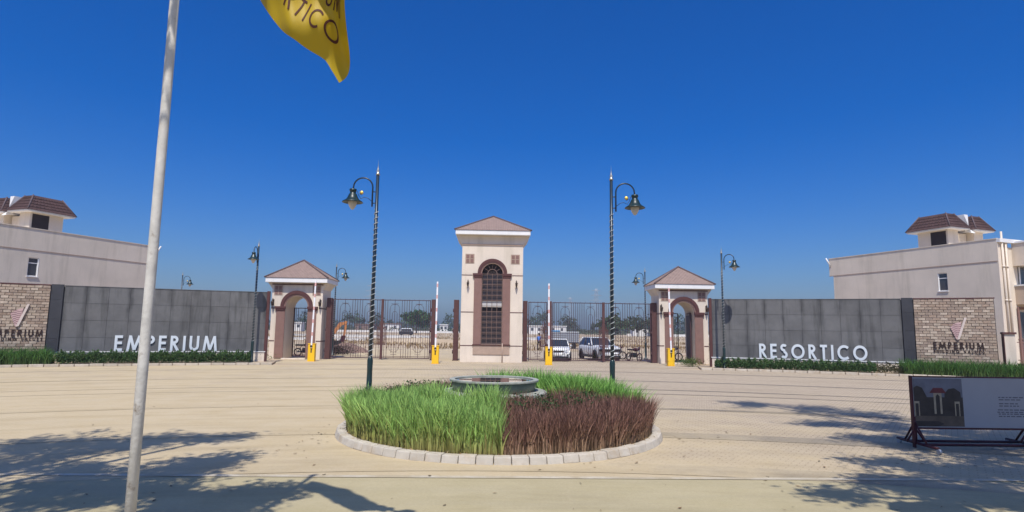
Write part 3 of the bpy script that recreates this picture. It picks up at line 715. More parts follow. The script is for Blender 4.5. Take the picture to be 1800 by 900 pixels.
# --- side gatehouses
def side_house(cx, side):
    g = thing('side_gatehouse', 'small cream gatehouse with arched doorway at the %s end of the gates' % side, 'gatehouse', (cx, 40.5, 0))
    HW = 1.68
    mb = MB(); arch_wall(mb, -HW, HW, 0, .74, 3.42, 5.06, 0, 2.0); mb.build('wall', M['stucco'], g, bevel=.015)
    for s in (-1, 1): MB().prism([(s*(HW-.01), 4.62), (s*(HW+.30), 5.05), (s*(HW-.01), 5.05)], lambda a, b: (a, .01, b), lambda a, b: (a, 2.0, b)).build('cornice_flare', M['stucco'], g)
    MB().box(-HW-.36, HW+.36, -.40, 2.4, 5.062, 5.37).build('fascia', M['white'], g, bevel=.02)
    MB().box(-HW-.01, HW+.01, -.05, -.001, 4.92, 4.99).build('cornice_line', M['dkbrown'], g)
    hip_roof(g, HW+.40, -.44, 2.44, 5.375, 6.68, .10)
    surround(g, 0, .74, 1.06, 3.42, 0, 0, .10, 1.32)
    for z in (3.36, 1.20):
        for s in (-1, 1):
            x0, x1 = sorted((s*(1.47 if z > 2 else 1.37), s*(HW+.008))); MB().box(x0, x1, -.012, -.001, z-.03, z+.03).build('groove_line', M['dkbrown'], g)
            MB().box(*sorted((s*HW, s*(HW+.012))), 0, 2.0, z-.03, z+.03).build('groove_line', M['dkbrown'], g)
    mini_window(g, -1.52, -1.02, 4.25, 4.86, 0.); mini_window(g, 1.02, 1.52, 4.25, 4.86, 0.)
    MB().box(-.78, .78, -.25, -.01, 0, .08).build('doorstep', M['stucco'], g, bevel=.01)
    sconce(cx-1.56, 40.5, 3.62, 'bronze wall lantern on the left pier of the %s gatehouse' % side, s=1.15)
    sconce(cx+1.56, 40.5, 3.62, 'bronze wall lantern on the right pier of the %s gatehouse' % side, s=1.15)
side_house(-13.02, 'left'); side_house(13.08, 'right')

# ================================================================ GATES
BW = .0135
bar_me = MB().box(-BW, BW, -BW, BW, 0, 1).mesh('bar', M['gate'])
def leaf(root, x0, x1, H=4.06, z0=.10, motifs=None):
    def B(mb_, nm='frame_rail'): return mb_.build(nm, M['gate'], root)
    B(MB().box(x0, x1, -.03, .03, H-.05, H)); B(MB().box(x0, x1, -.03, .03, z0, z0+.06)); B(MB().box(x0+.05, x1-.05, -.02, .02, z0+.12, z0+.15))
    for x in (x0+.03, x1-.03): B(MB().box(x-.03, x+.03, -.035, .035, z0-.002, H+.003), 'frame_stile')
    n = max(1, round((x1-x0)/1.62)) if motifs is None else motifs; w = (x1-x0)/n
    m_ = .55
    for k in range(n):
        c = x0+w*(k+.5); nb = int(round((w/2)/.155))
        for i in range(-nb, nb+1):
            x = c+i*(w/2)/nb
            if k and i == -nb: continue
            if abs(i) == nb and (k == 0 and i < 0 or k == n-1 and i > 0): continue
            a, b = z0+.06, H-.05
            if abs(i) == 2: a, b = z0+.75, H-.62
            if abs(i) == 1: a, b = z0+.35, H-.95
            inst('bar', bar_me, root, (x, 0, a), (0, 0, 0), (1, 1, b-a))
        step = (w/2)/nb; t2, t1 = H-.62, H-.95
        for r_, zt in ((2*step, t2), (step, t1)):
            MB().tube([(c-r_*math.cos(PI*i/10), 0, zt+r_*math.sin(PI*i/10)) for i in range(11)], .012, 5).build('arch_bar', M['gate'], root)
        MB().tube([(c-2*step*math.cos(PI*i/10), 0, z0+.75-2*step*math.sin(PI*i/10)) for i in range(11)], .012, 5).build('arch_bar', M['gate'], root)
        o = MB(); o.box(c-.24, c+.24, -.013, .013, H-.29, H-.265); o.lathe([(0, -.12), (.035, -.05), (.012, 0), (0, .03)], (c, 0, H-.29), 6); o.build('cross_ornament', M['gate'], root)
        MB().box(c-.2, c+.2, -.013, .013, z0+.25, z0+.275).build('cross_bar', M['gate'], root)
        cr = MB()
        for i in range(-2, 3): cr.tube([(c+i*w/5, 0, H), (c+i*w/5, 0, H+.09-.015*abs(i))], [.008, .003], 4)
        cr.build('crest_spikes', M['gate'], root)
def lockplate(root, x):
    mb = MB()
    for i in range(7):
        xx = x-.27+i*.09; h = 2.75-.5*abs(i-3)/3
        mb.box(xx-.028, xx+.028, -.045, -.036, 1.0, h)
    for z in (1.05, 1.6, 2.15): mb.box(x-.3, x+.3, -.055, -.046, z-.03, z+.03)
    mb.build('lock_panel', M['gatepost'], root)
GY = 41.2
g1 = thing('entrance_gate', 'brown barred double gate closed between left gatehouse and the gap', 'gate', (0, GY, 0))
leaf(g1, -10.82, -7.47); leaf(g1, -7.43, -4.16); lockplate(g1, -7.45)
MB().box(-7.53, -7.37, -.06, .06, .05, 4.1).build('meeting_stile', M['gatepost'], g1)
g2 = thing('entrance_gate', 'brown barred double gate with parked cars showing behind its bars', 'gate', (0, GY, 0))
leaf(g2, 4.18, 7.68); leaf(g2, 7.74, 11.0); lockplate(g2, 7.71)
MB().box(7.62, 7.80, -.06, .06, .05, 4.1).build('meeting_stile', M['gatepost'], g2)
g3 = thing('wicket_gate', 'narrow single barred gate leaf right of the central gatehouse', 'gate', (0, GY, 0))
leaf(g3, 2.52, 3.82, motifs=1); lockplate(g3, 3.6)
def gpost(x, w, lab, h=4.12, y=GY):
    t = thing('gate_post', lab, 'post', (x, y, 0)); MB().box(-w/2, w/2, -w/2, w/2, 0, h).build('shaft', M['gatepost'], t, bevel=.008)
    for z in (.6, 2.0, 3.4): MB().tube([(-w/2-.03, -.06, z-.12), (-w/2-.03, -.06, z+.12)], .03, 8).build('hinge', M['gate'], t)
    MB().box(-w/2-.03, w/2+.03, -w/2-.03, w/2+.03, 0, .06).build('base_plate', M['gate'], t)
gpost(-11.02, .34, 'thick dark maroon gate post against the left gatehouse')
gpost(-3.98, .26, 'brown gate post at the right end of the left gate')
gpost(-2.42, .34, 'lone brown gate post left of the central gatehouse')
gpost(2.30, .30, 'brown gate post right against the central gatehouse')
gpost(4.00, .26, 'brown gate post left of the cars behind the gate')
gpost(11.2, .34, 'thick dark maroon gate post against the right gatehouse')
d1 = thing('pedestrian_gate', 'barred walk-through gate in the left gatehouse arch', 'gate', (-13.02, 42.3, 0)); leaf(d1, -.74, .74, 3.45, motifs=1)
d2 = thing('pedestrian_gate', 'barred walk-through gate in the right gatehouse arch', 'gate', (13.08, 42.3, 0)); leaf(d2, -.74, .18, 3.45, motifs=1)
d3 = thing('gate_leaf', 'dark gate leaf folded open inside the right arch', 'gate', (13.72, 41.0, 0), R(84)); leaf(d3, 0, 1.25, 3.45, motifs=2)
MB().box(.03, 1.2, .02, .03, .2, 3.3).build('backing_sheet', M['gate'], d3)

# ================================================================ STREET LAMPS
def make_lamp():
    t = thing('street_lamp', '', 'street lamp')
    MB().lathe([(.17, 0), (.17, .04), (.09, .10), (.078, .9), (.085, 1.22), (.07, 1.28), (.05, 1.34)], n=14).build('base', M['green'], t)
    MB().tube([(0, 0, 1.3), (0, 0, 6.82)], [.058, .048], 12).build('pole', M['navy'], t)
    MB().lathe([(.06, 6.80), (.055, 6.86), (.035, 6.88), (.05, 6.93), (.02, 7.0), (.006, 7.12), (0, 7.3)], n=10).build('finial', M['brass'], t)
    pts = [(.066*math.cos(a), .066*math.sin(a), 1.3+a/(2*PI)*.165) for a in np.linspace(0, 2*PI*27, 27*10)]
    MB().tube(pts, .0085, 4).build('string_light', M['wire'], t)
    ax = .14; rr = .29
    pa = [(ax, 0, 5.82), (ax, 0, 6.42)]+[(ax+rr-rr*math.cos(PI*i/12), 0, 6.42+rr*math.sin(PI*i/12)) for i in range(1, 13)]+[(ax+2*rr+.01, 0, 6.32)]
    MB().tube(pa, .024, 8).build('arm', M['navy'], t)
    b = MB(); b.tube([(0, 0, 6.28), (ax, 0, 6.28)], .016, 6); b.tube([(0, 0, 5.93), (ax, 0, 5.93)], .016, 6); b.build('arm_clamp', M['navy'], t)
    hx = ax+2*rr+.01
    MB().lathe([(.0, 6.36), (.105, 6.355), (.105, 6.29), (.09, 6.28), (.09, 6.22), (.12, 6.19), (.155, 6.10), (.20, 6.03), (.30, 5.965), (.315, 5.94), (.30, 5.935), (.19, 6.0), (.1, 6.05)], (hx, 0, 0), 20).build('shade', M['green'], t)
    MB().lathe([(.13, 6.02), (.135, 5.93), (.11, 5.84), (.05, 5.74), (0, 5.71)], (hx, 0, 0), 14).build('diffuser', M['diffuser'], t)
    s = MB(); s.tube([(ax, 0, 5.98)]+[(ax+.05+.10*i, 0, 6.02+.09*math.sin(i*.9)) for i in range(1, 4)]+[(ax+.42, 0, 6.17), (ax+.47, 0, 6.3)], .009, 5); s.tube([(ax+.33+.05*math.cos(a), 0, 6.23+.05*math.sin(a)) for a in np.linspace(-2, 3.5, 12)], .008, 5); s.build('scroll', M['navy'], t)
    ro = MB().lathe([(.0, -.02), (.05, -.015), (.06, 0), (.05, .015), (0, .02)], (0, 0, 0), 10).build('rosette', M['gold'], t)
    ro.location = (ax+.33, 0, 6.25); ro.rotation_euler = (R(90), 0, 0)
    return t
lamp0 = make_lamp()
LG = 'green lamp posts with curved arms'
for i, (x, y, rz, lab) in enumerate([
    (-3.55, 17.95, 180, 'tall green lamp post behind the roundabout with its lamp hanging left'),
    (3.62, 17.95, 0, 'tall green lamp post behind the roundabout with its lamp hanging right'),
    (-13.72, 35.2, -88, 'lamp post before the left sign wall, lamp facing the viewer'),
    (13.50, 34.6, -38, 'lamp post beside the right gatehouse and grey wall'),
    (-12.15, 46.8, 0, 'lamp post inside the compound rising behind the left gatehouse'),
    (12.0, 46.5, 180, 'lamp post inside the compound just left of the right gatehouse roof'),
    (-29.2, 57.2, 0, 'small distant lamp post top showing over the left grey wall')]):
    o = lamp0 if i == 0 else copy_tree(lamp0)
    o.location = (x, y, 0); o.rotation_euler = (0, 0, R(rz)); o['label'] = lab; o['group'] = LG

# ================================================================ BOOM BARRIERS
def make_barrier():
    t = thing('boom_barrier', '', 'barrier')
    MB().box(-.21, .21, -.17, .17, .03, 1.08).build('cabinet', M['yellow'], t, bevel=.02)
    MB().box(-.23, .23, -.19, .19, 0, .03).build('base_plate', M['yellow'], t)
    MB().box(-.23, .23, -.19, .19, 1.082, 1.12).build('lid', M['yellow'], t, bevel=.01)
    MB().box(-.035, .035, -.178, -.171, .55, .80).build('lock_cover', M['plastic'], t)
    b = MB().box(-.045, .045, -.235, -.19, .85, 5.05).build('boom', M['boomw'], t)
    for z in (1.6, 2.4, 3.2, 4.0, 4.7): MB().box(-.047, .047, -.238, -.187, z, z+.22).build('red_band', M['boomr'], b)
    MB().tube([(0, -.18, .95), (0, -.25, .95)], .07, 12).build('hub', M['plastic'], t)
    return t
bar0 = make_barrier()
for i, (x, y, tilt, lab) in enumerate([(-11.22, 38.3, .8, 'yellow boom barrier before the left gatehouse'), (-3.42, 37.4, .3, 'yellow boom barrier at the gap left of the central gatehouse'),
                                 (3.58, 37.5, -.3, 'yellow boom barrier right of the central gatehouse, before the white hatchback'), (11.38, 38.0, -1.2, 'yellow boom barrier before the right gatehouse')]):
    o = bar0 if i == 0 else copy_tree(bar0)
    o.location = (x, y, 0); o['label'] = lab; o['group'] = 'yellow boom barriers in front of the gates'
    for ch in o.children:
        if ch.name.startswith('boom'): ch.rotation_euler = (0, R(tilt), 0)

# ================================================================ HOUSES
def house(C, D, sgn, side):
    C = Vector((*C, 0)); d = Vector((*D, 0))-C; rz = math.atan2(-d.x, d.y)
    lab = {'left': 'beige two storey house with dark tiled rooftop cabin behind the left brick wall', 'right': 'beige two storey house with dark tiled rooftop cabins behind the right brick wall'}[side]
    h = thing('house', lab, 'house', C, rz); S = lambda x: x*sgn
    def bx(x0, x1, y0, y1, z0, z1, nm, m_, par=h, bev=0.):
        a, b = sorted((S(x0), S(x1))); return MB().box(a, b, y0, y1, z0, z1).build(nm, m_, par, bevel=bev)
    L = d.length
    # side wall with window hole made of pieces
    w0, w1, z0, z1 = 2.95, 3.55, 4.98, 6.13
    mb = MB()
    for a, b, c, e in ((0, w0, 0, 7.9), (w1, L, 0, 6.55), (w1, L+.0, 6.55, 7.9), (w0, w1, 0, z0), (w0, w1, z1, 7.9)):
        x0_, x1_ = sorted((S(0), S(.23))); mb.box(x0_, x1_, a, b, c, e)
    mb.build('side_wall', M['stucco_house'], h)
    bx(.231, 9, .0, L-.5, 0, 7.45, 'body', M['stucco_house'])
    bx(.0, .23, L+.002, L+.35, 6.6, 7.9, 'parapet_end', M['stucco_house'])
    bx(-.02, .0, 0, L+.35, 6.55, 6.60, 'string_course', M['sill'])
    bx(-.03, .25, -.03, L+.36, 7.902, 7.95, 'parapet_cap', M['stucco_house'])
    fr = bx(.08, .14, w0, w1, z0, z1, 'window', M['glass2'])
    for a, b, c, e in ((w0, w0+.05, z0, z1), (w1-.05, w1, z0, z1), (w0+.05, w1-.05, z0, z0+.05), (w0+.05, w1-.05, z1-.05, z1), (w0+.05, w1-.05, z1-.36, z1-.31)):
        bx(.055, .079, a, b, c, e, 'frame', M['white'], fr)
    bx(-.05, .07, w0-.04, w1+.04, z0-.05, z0-.002, 'sill', M['white'])
    bx(.0, .0785, w1-.012, w1+.03, z0, z1, 'reveal', M['white'])
    # rooftop cabins
    def cabin(x0, x1, y0, y1, win):
        zb, ze, zt = 7.45, 9.10, 10.22; o = .5
        cb = bx(x0, x1, y0, y1, zb, ze, 'rooftop_cabin', M['stucco_house'])
        bx(x0-o+.04, x1+o-.04, y0-o+.04, y1+o-.04, ze+.002, ze+.09, 'eave_slab', M['white'], cb)
        n = 5; inset = .62
        for k in range(n):
            t0, t1 = k/n, (k+1)/n; z0_, z1_ = ze+.095+(zt-ze-.1)*t0, ze+.095+(zt-ze-.1)*t1
            i0, i1 = inset*t0-.03, inset*t1-.03+.0
            q = [(x0-o+i0, y0-o+i0), (x1+o-i0, y0-o+i0), (x1+o-i0, y1+o-i0), (x0-o+i0, y1+o-i0)]
            p_ = [(x0-o+i1+.035, y0-o+i1+.035), (x1+o-i1-.035, y0-o+i1+.035), (x1+o-i1-.035, y1+o-i1-.035), (x0-o+i1+.035, y1+o-i1-.035)]
            MB().add([(S(a), b, z0_) for a, b in q]+[(S(a), b, z1_-.004) for a, b in p_], [(3, 2, 1, 0), (4, 5, 6, 7), (0, 1, 5, 4), (1, 2, 6, 5), (2, 3, 7, 6), (3, 0, 4, 7)]).build('tile_course', M['mansard'], cb)
            # courses broken into tiles by shallow rolls
            rl = MB()
            for (ax_, ay_), (bx_, by_), (cx_, cy_), (dx_, dy_) in ((q[0], q[1], p_[0], p_[1]), (q[3], q[0], p_[3], p_[0])):
                nn = 12
                for i in range(1, nn):
                    f = i/nn; P0 = (S(ax_+(bx_-ax_)*f), ay_+(by_-ay_)*f, z0_+.01); P1 = (S(cx_+(dx_-cx_)*f), cy_+(dy_-cy_)*f, z1_); rl.tube([P0, P1], .014, 4)
            r_ = rl.build('tile_rolls', M['mansard'], cb); r_['kind'] = 'stuff'
        # hip caps
        for a, b in ((x0-o, y0-o), (x0-o, y1+o), (x1+o, y0-o)):
            sx = 1 if a < x1 else -1; sy = 1 if b < y1 else -1
            MB().tube([(S(a), b, ze+.09), (S(a+sx*inset), b+sy*inset, zt+.02)], .045, 6).build('hip_cap', M['ridge'], cb)
        if win: bx(x0-.012, x0-.002, y0+.12, y0+1.12, 8.12, 9.02, 'opening', M['baredark'], cb)
    cabin(1.2, 2.2, 3.5, 5.5, True)
    cabin(3.75, 4.7, 3.5, 5.5, False)
    MB().prism([(3.4, 9.0), (3.4, 10.2), (4.4, 10.2), (3.0, 8.9)], lambda a, b: (S(2.75), a, b), lambda a, b: (S(3.15), a, b)).build('party_wall', M['white'], h)
    bx(2.3, 3.6, 3.9, 5.4, 7.45, 9.0, 'stair_wall', M['stucco_house'])
    # street front (normal -y)
    bx(0, 9, -.20, -.001, 7.70, 7.92, 'front_fascia', M['white'])
    bx(0, .95, -.04, -.001, 0, 7.69, 'front_pier', M['stucco'])
    bal = bx(1.35, 5.5, -1.2, -.002, 6.35, 7.69, 'canopy_band', M['stucco'])
    bx(1.3, 5.6, -1.26, -.003, 7.693, 7.80, 'canopy_cap', M['white'])
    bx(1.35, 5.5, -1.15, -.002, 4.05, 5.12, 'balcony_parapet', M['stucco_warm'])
    bx(1.3, 5.55, -1.2, -.002, 5.13, 5.22, 'balcony_cap', M['white'])
    wn_ = bx(1.75, 3.0, -.05, -.003, 5.25, 6.3, 'window', M['glass2'])
    for a, b in ((1.75, 1.83), (2.3, 2.4), (2.9, 3.0)): bx(a, b, -.09, -.051, 5.25, 6.3, 'frame', M['white'], wn_)
    dn = bx(1.4, 3.2, -.05, -.003, .6, 3.6, 'door', M['glass2'])
    for a, b in ((1.3, 1.45), (3.1, 3.25)): bx(a, b, -.10, -.0515, .5, 3.75, 'door_frame', M['brown'], dn)
    bx(1.3, 3.25, -.10, -.052, 3.755, 3.9, 'lintel', M['brown'], dn)
    for x in (.30, .62):
        pp = MB(); pp.tube([(S(x), -.12, 1.0), (S(x), -.12, 8.35 if x < .5 else 7.6)], .055, 8)
        for z in (2.2, 4.2, 6.2): pp.tube([(S(x), -.12, z), (S(x), -.12, z+.12)], .075, 8)
        pp.build('drainpipe', M['stucco'], h)
    MB().tube([(S(-.35), L+.3, 7.95), (S(-.0), L+.2, 7.3)], .05, 6).build('rain_spout', M['white'], h)
    return h
house((29.85, 34.1), (26.2, 44.9), 1, 'right')
house((-29.35, 34.4), (-25.2, 44.9), -1, 'left')
# right house boundary: pillar, low wall, railing
bp = thing('gate_pillar', 'short cream pillar with brown cap beside the right brick wall', 'pillar', (26.62, 30.15, 0), R(-30))
MB().box(-.22, .22, -.22, .22, 0, 2.28).build('shaft', M['stucco'], bp, bevel=.01); MB().box(-.28, .28, -.28, .28, 2.282, 2.38).build('cap', M['dkbrown'], bp); MB().box(-.25, -.222, -.25, .25, .5, 2.28).build('edge_trim', M['dkbrown'], bp)
bf = thing('railing_fence', 'brown iron railing on a low wall at the right edge of the photo', 'fence', (26.9, 30.0, 0), R(-28))
MB().box(0, 4.2, -.12, .12, 0, .70).build('low_wall', M['stucco'], bf); MB().box(0, 4.2, -.16, .16, .702, .80).build('coping', M['dkbrown'], bf)
for z in (.95, 1.85): MB().box(0, 4.2, -.012, .012, z, z+.04).build('rail', M['brown'], bf)
pm = MB(); pm.box(-.014, .014, -.014, .014, .80, 1.98); pm.lathe([(.028, 0), (.03, .04), (0, .13)], (0, 0, 1.98), 6); pm = pm.mesh('picket', M['brown'])
for i in range(27): inst('picket', pm, bf, (.1+i*.15, 0, 0))

# ================================================================ VEHICLES BEHIND THE GATE
wheel_t = MB(); wheel_t.lathe([(.20, -.09), (.29, -.10), (.325, -.07), (.325, .07), (.29, .10), (.20, .09)], n=20)
wheel_r = MB(); wheel_r.lathe([(0, .06), (.06, .085), (.19, .07), (.205, .09)], n=14); wheel_r.lathe([(0, -.06), (.06, -.085), (.19, -.07), (.205, -.09)], n=14)
WT, WR = wheel_t.mesh('tyre', M['black']), wheel_r.mesh('rim', M['chrome'])
def car(label, cat, loc, rz, paint, L, W, H, hood, belt, clear=.2, wr=1., suv=False):
    t = thing('parked_car', label, cat, loc, rz); hw = W/2; fb, rb = -L/2, L/2
    # lower body loft, front at -y
    st = [(fb, .62, .55), (fb+.10, .88, hood*.93), (fb+.35, .95, hood*.98), (fb+1.05, 1., hood+.04), (fb+1.25, 1., belt-.02), (0, 1., belt), (rb-.9, 1., belt+.03), (rb-.2, .96, belt+.02), (rb, .86, belt-.12)]
    vs = []; sec = 12
    for y, k, zt in st:
        w = hw*k; zb = clear+(.12 if y in (fb, rb) else 0)
        half = [(w*.86, zb), (w*.97, zb+.10), (w, zb+.30), (w, zt-.22), (w*.96, zt-.07), (w*.80, zt)]
        vs += [(x, y, z) for x, z in half]+[(-x, y, z) for x, z in half[::-1]]
    n = len(st); fs = [(i*sec+k, i*sec+(k+1) % sec, (i+1)*sec+(k+1) % sec, (i+1)*sec+k) for i in range(n-1) for k in range(sec)]
    fs += [tuple(range(sec)), tuple((n-1)*sec+k for k in range(sec))]
    b = MB(); b.add(vs, fs, 0, True); body = b.build('body', paint, t); body.modifiers.new('bevel', 'BEVEL').width = .015
    # greenhouse
    y0, y1, y2, y3 = fb+(1.15 if not suv else 1.4), fb+(1.75 if not suv else 2.1), rb-(.9 if not suv else .55), rb-(.25 if not suv else .15)
    zb_ = belt-.03; wt = hw*(.78 if not suv else .72); wb_ = hw*.93; zr = H-.05
    g = MB(); g.add([(-wb_, y0, zb_), (wb_, y0, zb_), (wb_, y3, zb_), (-wb_, y3, zb_), (-wt, y1, zr), (wt, y1, zr), (wt, y2, zr), (-wt, y2, zr)], [(3, 2, 1, 0), (4, 5, 6, 7), (0, 1, 5, 4), (1, 2, 6, 5), (2, 3, 7, 6), (3, 0, 4, 7)]); g.build('windows', M['carglass'], t)
    rf = MB(); rf.box(-wt-.01, wt+.01, y1-.03, y2+.03, zr, H); rf.build('roof', paint, t, bevel=.03)
    for s in (-1, 1):
        p = MB(); p.tube([(s*wb_, y0, zb_), (s*(wt+.005), y1, zr+.02)], .035, 6); p.build('pillar', paint, t)
        p = MB(); p.tube([(s*wb_, (y0+y3)/2+.1, zb_), (s*(wt+.005), (y1+y2)/2+.1, zr+.02)], .035, 6); p.build('pillar', M['plastic'], t)
        p = MB(); p.tube([(s*wb_, y3, zb_), (s*(wt+.005), y2, zr+.02)], .055, 6); p.build('pillar', paint, t)
        m_ = MB(); m_.lathe([(0, -.09), (.07, -.05), (.08, .03), (0, .09)], (s*(hw+.09), y0+.25, belt+.07), 8); m_.build('mirror', paint, t)
        hl = MB(); hl.add([(s*hw*.50, fb+.03, hood*.80), (s*hw*.92, fb+.17, hood*.84), (s*hw*.93, fb+.20, hood*.68), (s*hw*.55, fb+.0, hood*.66)], [(0, 1, 2, 3)])
        hl.v = [(x, y-.03, z) for x, y, z in hl.v]; hl.build('headlight', M['lampglass'], t)
        fg = MB(); fg.lathe([(0, -.02), (.06, 0), (0, .02)], (s*hw*.72, fb+.03, .42), 8); fg.build('fog_lamp', M['plastic'], t)
        for yy in (fb+.82, rb-.78):
            MB().tube([(s*(hw-.04), yy, .325*wr), (s*(hw+.003), yy, .325*wr)], .40*wr, 18).build('wheel_arch', M['plastic'], t)
            w = MB().tube([(s*(hw-.12), yy, .325*wr), (s*(hw-.05), yy, .325*wr)], .05, 6).build('wheel', M['plastic'], t)
            for me, nm in ((WT, 'tyre'), (WR, 'rim')):
                o = inst(nm, me, w, (s*(hw-.06), yy, .325*wr), (0, R(90), 0), (wr, wr, 1.1))
    MB().box(-hw*.42, hw*.42, fb-.03, fb+.06, hood*.66, hood*.77).build('grille', M['plastic'], t, bevel=.02)
    MB().box(-hw*.8, hw*.8, fb-.02, fb+.1, clear+.02, clear+.16).build('lower_intake', M['plastic'], t, bevel=.02)
    MB().box(-.25, .25, fb-.045, fb-.02, .42, .53).build('number_plate', M['white'], t)
    if suv:
        MB().box(-hw*.93, hw*.93, fb-.035, fb+.12, hood*.645, hood*.80).build('grille_band', M['plastic'], t, bevel=.02)
        for s in (-1, 1): MB().box(*sorted((s*(hw-.01), s*(hw+.015))), fb+.3, rb-.3, clear, clear+.16).build('sill_cladding', M['plastic'], t)
    return t
car('white hatchback facing the gate beside the yellow barrier', 'car', (4.78, 43.6, 0), R(-3), M['carwhite'], 3.85, 1.74, 1.52, .98, .98)
car('off-white SUV parked at an angle behind the right gate', 'car', (8.0, 44.6, 0), R(13), M['carsilver'], 4.2, 1.8, 1.66, 1.08, 1.10, .24, 1.12, True)

def motorcycle(label, loc, rz, lean=0.):
    t = thing('motorcycle', label, 'motorcycle', loc, rz); t.rotation_euler = (0, lean, rz)
    for y in (-.62, .62):
        w = MB(); w.tube([(0, y+.27*math.cos(a), .30+.27*math.sin(a)) for a in np.linspace(0, 2*PI, 21)], .045, 6, caps=False); w = w.build('wheel', M['black'], t)
        sp = MB(); [sp.tube([(0, y, .30), (0, y+.25*math.cos(a), .30+.25*math.sin(a))], .008, 4) for a in np.linspace(0, 2*PI, 9)[:-1]]; sp.build('spokes', M['chrome'], w)
    MB().tube([(0, -.62, .30), (0, -.50, .75), (0, -.42, 1.0)], .03, 6).build('fork', M['chrome'], t)
    MB().tube([(-.33, -.30, 1.06), (-.12, -.42, 1.02), (.12, -.42, 1.02), (.33, -.30, 1.06)], .016, 6).build('handlebar', M['plastic'], t)
    q = MB().lathe([(0, -.02), (.08, .0), (.085, .07), (.03, .12), (0, .13)], (0, 0, 0), 10).build('headlight', M['darkiron'], t); q.location = (0, -.56, .90); q.rotation_euler = (R(-90), 0, 0)
    q = MB().lathe([(0, -.28), (.11, -.2), (.14, 0), (.09, .22), (0, .28)], (0, 0, 0), 10).build('fuel_tank', M['darkiron'], t); q.location = (0, -.12, .82); q.rotation_euler = (R(90), 0, 0)
    MB().box(-.12, .12, .12, .78, .76, .86).build('seat', M['black'], t, bevel=.03)
    MB().box(-.13, .13, -.2, .25, .28, .60).build('engine', M['plastic'], t, bevel=.04)
    f = MB(); f.tube([(0, -.45, .85), (0, -.1, .5), (0, .62, .32)], .022, 6); f.tube([(0, -.4, .92), (0, .3, .78), (0, .62, .32)], .02, 6); f.build('frame', M['plastic'], t)
    MB().tube([(.12, .1, .28), (.14, .75, .34)], .035, 8).build('exhaust', M['chrome'], t)
    return t
motorcycle('dark motorcycle parked behind the bars near the right gate post', (10.35, 43.6, 0), R(25), .12)
motorcycle('motorcycle seen side-on through the right gatehouse arch', (13.35, 44.6, 0), R(88), .08)
motorcycle('dark motorcycle seen through the left gatehouse arch', (-13.5, 44.6, 0), R(80), -.08)
motorcycle('motorcycle standing right behind the SUV bonnet', (9.5, 46.2, 0), R(60), .1)

# caged trailer with blue cover behind the hatchback
tl = thing('cargo_trailer', 'steel mesh cargo trailer with a blue cover behind the white hatchback', 'trailer', (8.6, 70.0, 0), R(-8))
MB().box(-2.3, 1.6, -.9, .9, .62, .74).build('bed', M['plastic'], tl)
cg = MB()
for x in np.linspace(-2.28, 1.58, 14): cg.box(x-.02, x+.02, -.90, -.86, .74, 1.85)
for z in np.linspace(.85, 1.85, 5): cg.box(-2.3, 1.6, -.93, -.901, z-.02, z+.02)
cg.build('side_cage', M['steel'], tl); MB().box(-2.28, 1.58, -.85, -.82, .76, 1.8).build('side_sheet', M['steel'], tl)
MB().box(-2.35, -.6, -.95, .95, 1.87, 2.12).build('cover', M['cyan_trim'], tl, bevel=.08); MB().box(-.58, 1.6, -.95, .95, 1.87, 1.95).build('cover', M['steel'], tl, bevel=.03)
for x in (-1.6, 1.0):
    w = MB().tube([(x, -.85, .33), (x, -.70, .33)], .33, 16).build('wheel', M['black'], tl)

# person in blue shirt
def skinned(name, verts, edges, radii, m_, parent, sub=1):
    me = bpy.data.meshes.new(name); me.from_pydata(verts, edges, []); me.materials.append(m_)
    o = bpy.data.objects.new(name, me); COL.objects.link(o); o.parent = parent
    sk = o.modifiers.new('skin', 'SKIN'); sk.use_smooth_shade = True
    for i, r_ in enumerate(radii):
        rr_ = r_ if isinstance(r_, tuple) else (r_, r_); me.skin_vertices[0].data[i].radius = rr_
    me.skin_vertices[0].data[0].use_root = True
    if sub: s_ = o.modifiers.new('sub', 'SUBSURF'); s_.levels = sub; s_.render_levels = sub
    return o
pr = thing('person', 'person in blue shirt and dark trousers standing behind the gate', 'person', (5.0, 63.0, 0), R(150))
bv = [(0,0,.95),(0,0,1.15),(0,0,1.38),(0,0,1.5),(0,-.01,1.62),(0,-.01,1.72),
      (-.19,0,1.38),(-.25,.02,1.12),(-.24,-.10,.90),(-.24,-.14,.80),(.19,0,1.38),(.26,-.02,1.12),(.25,-.14,.92),(.25,-.18,.82),
      (-.10,0,.88),(-.13,-.04,.50),(-.14,0,.08),(-.14,-.13,.03),(.10,0,.88),(.13,.05,.50),(.15,.12,.08),(.15,0,.03)]
be = [(0,1),(1,2),(2,3),(3,4),(4,5),(2,6),(6,7),(7,8),(8,9),(2,10),(10,11),(11,12),(12,13),(0,14),(14,15),(15,16),(16,17),(0,18),(18,19),(19,20),(20,21)]
br_ = [.13,.13,.14,.055,.09,.07,.06,.045,.033,.03,.06,.045,.033,.03,.085,.06,.04,.035,.085,.06,.04,.035]
skinned('body', bv, be, br_, M['skin'], pr)
skinned('shirt', [bv[0], bv[1], bv[2], (0,0,1.46), bv[6], bv[7], bv[10], bv[11]], [(0,1),(1,2),(2,3),(2,4),(4,5),(2,6),(6,7)], [.155,.15,.165,.075,.08,.065,.08,.065], M['blueshirt'], pr)
skinned('trousers', [bv[0], bv[14], bv[15], bv[16], bv[18], bv[19], bv[20]], [(0,1),(1,2),(2,3),(0,4),(4,5),(5,6)], [.14,.105,.08,.065,.105,.08,.065], M['darkcloth'], pr)
MB().lathe([(.105, -.02), (.115, .04), (.09, .11), (0, .135)], (0, .01, 1.68), 12).build('hair', M['hair'], pr)
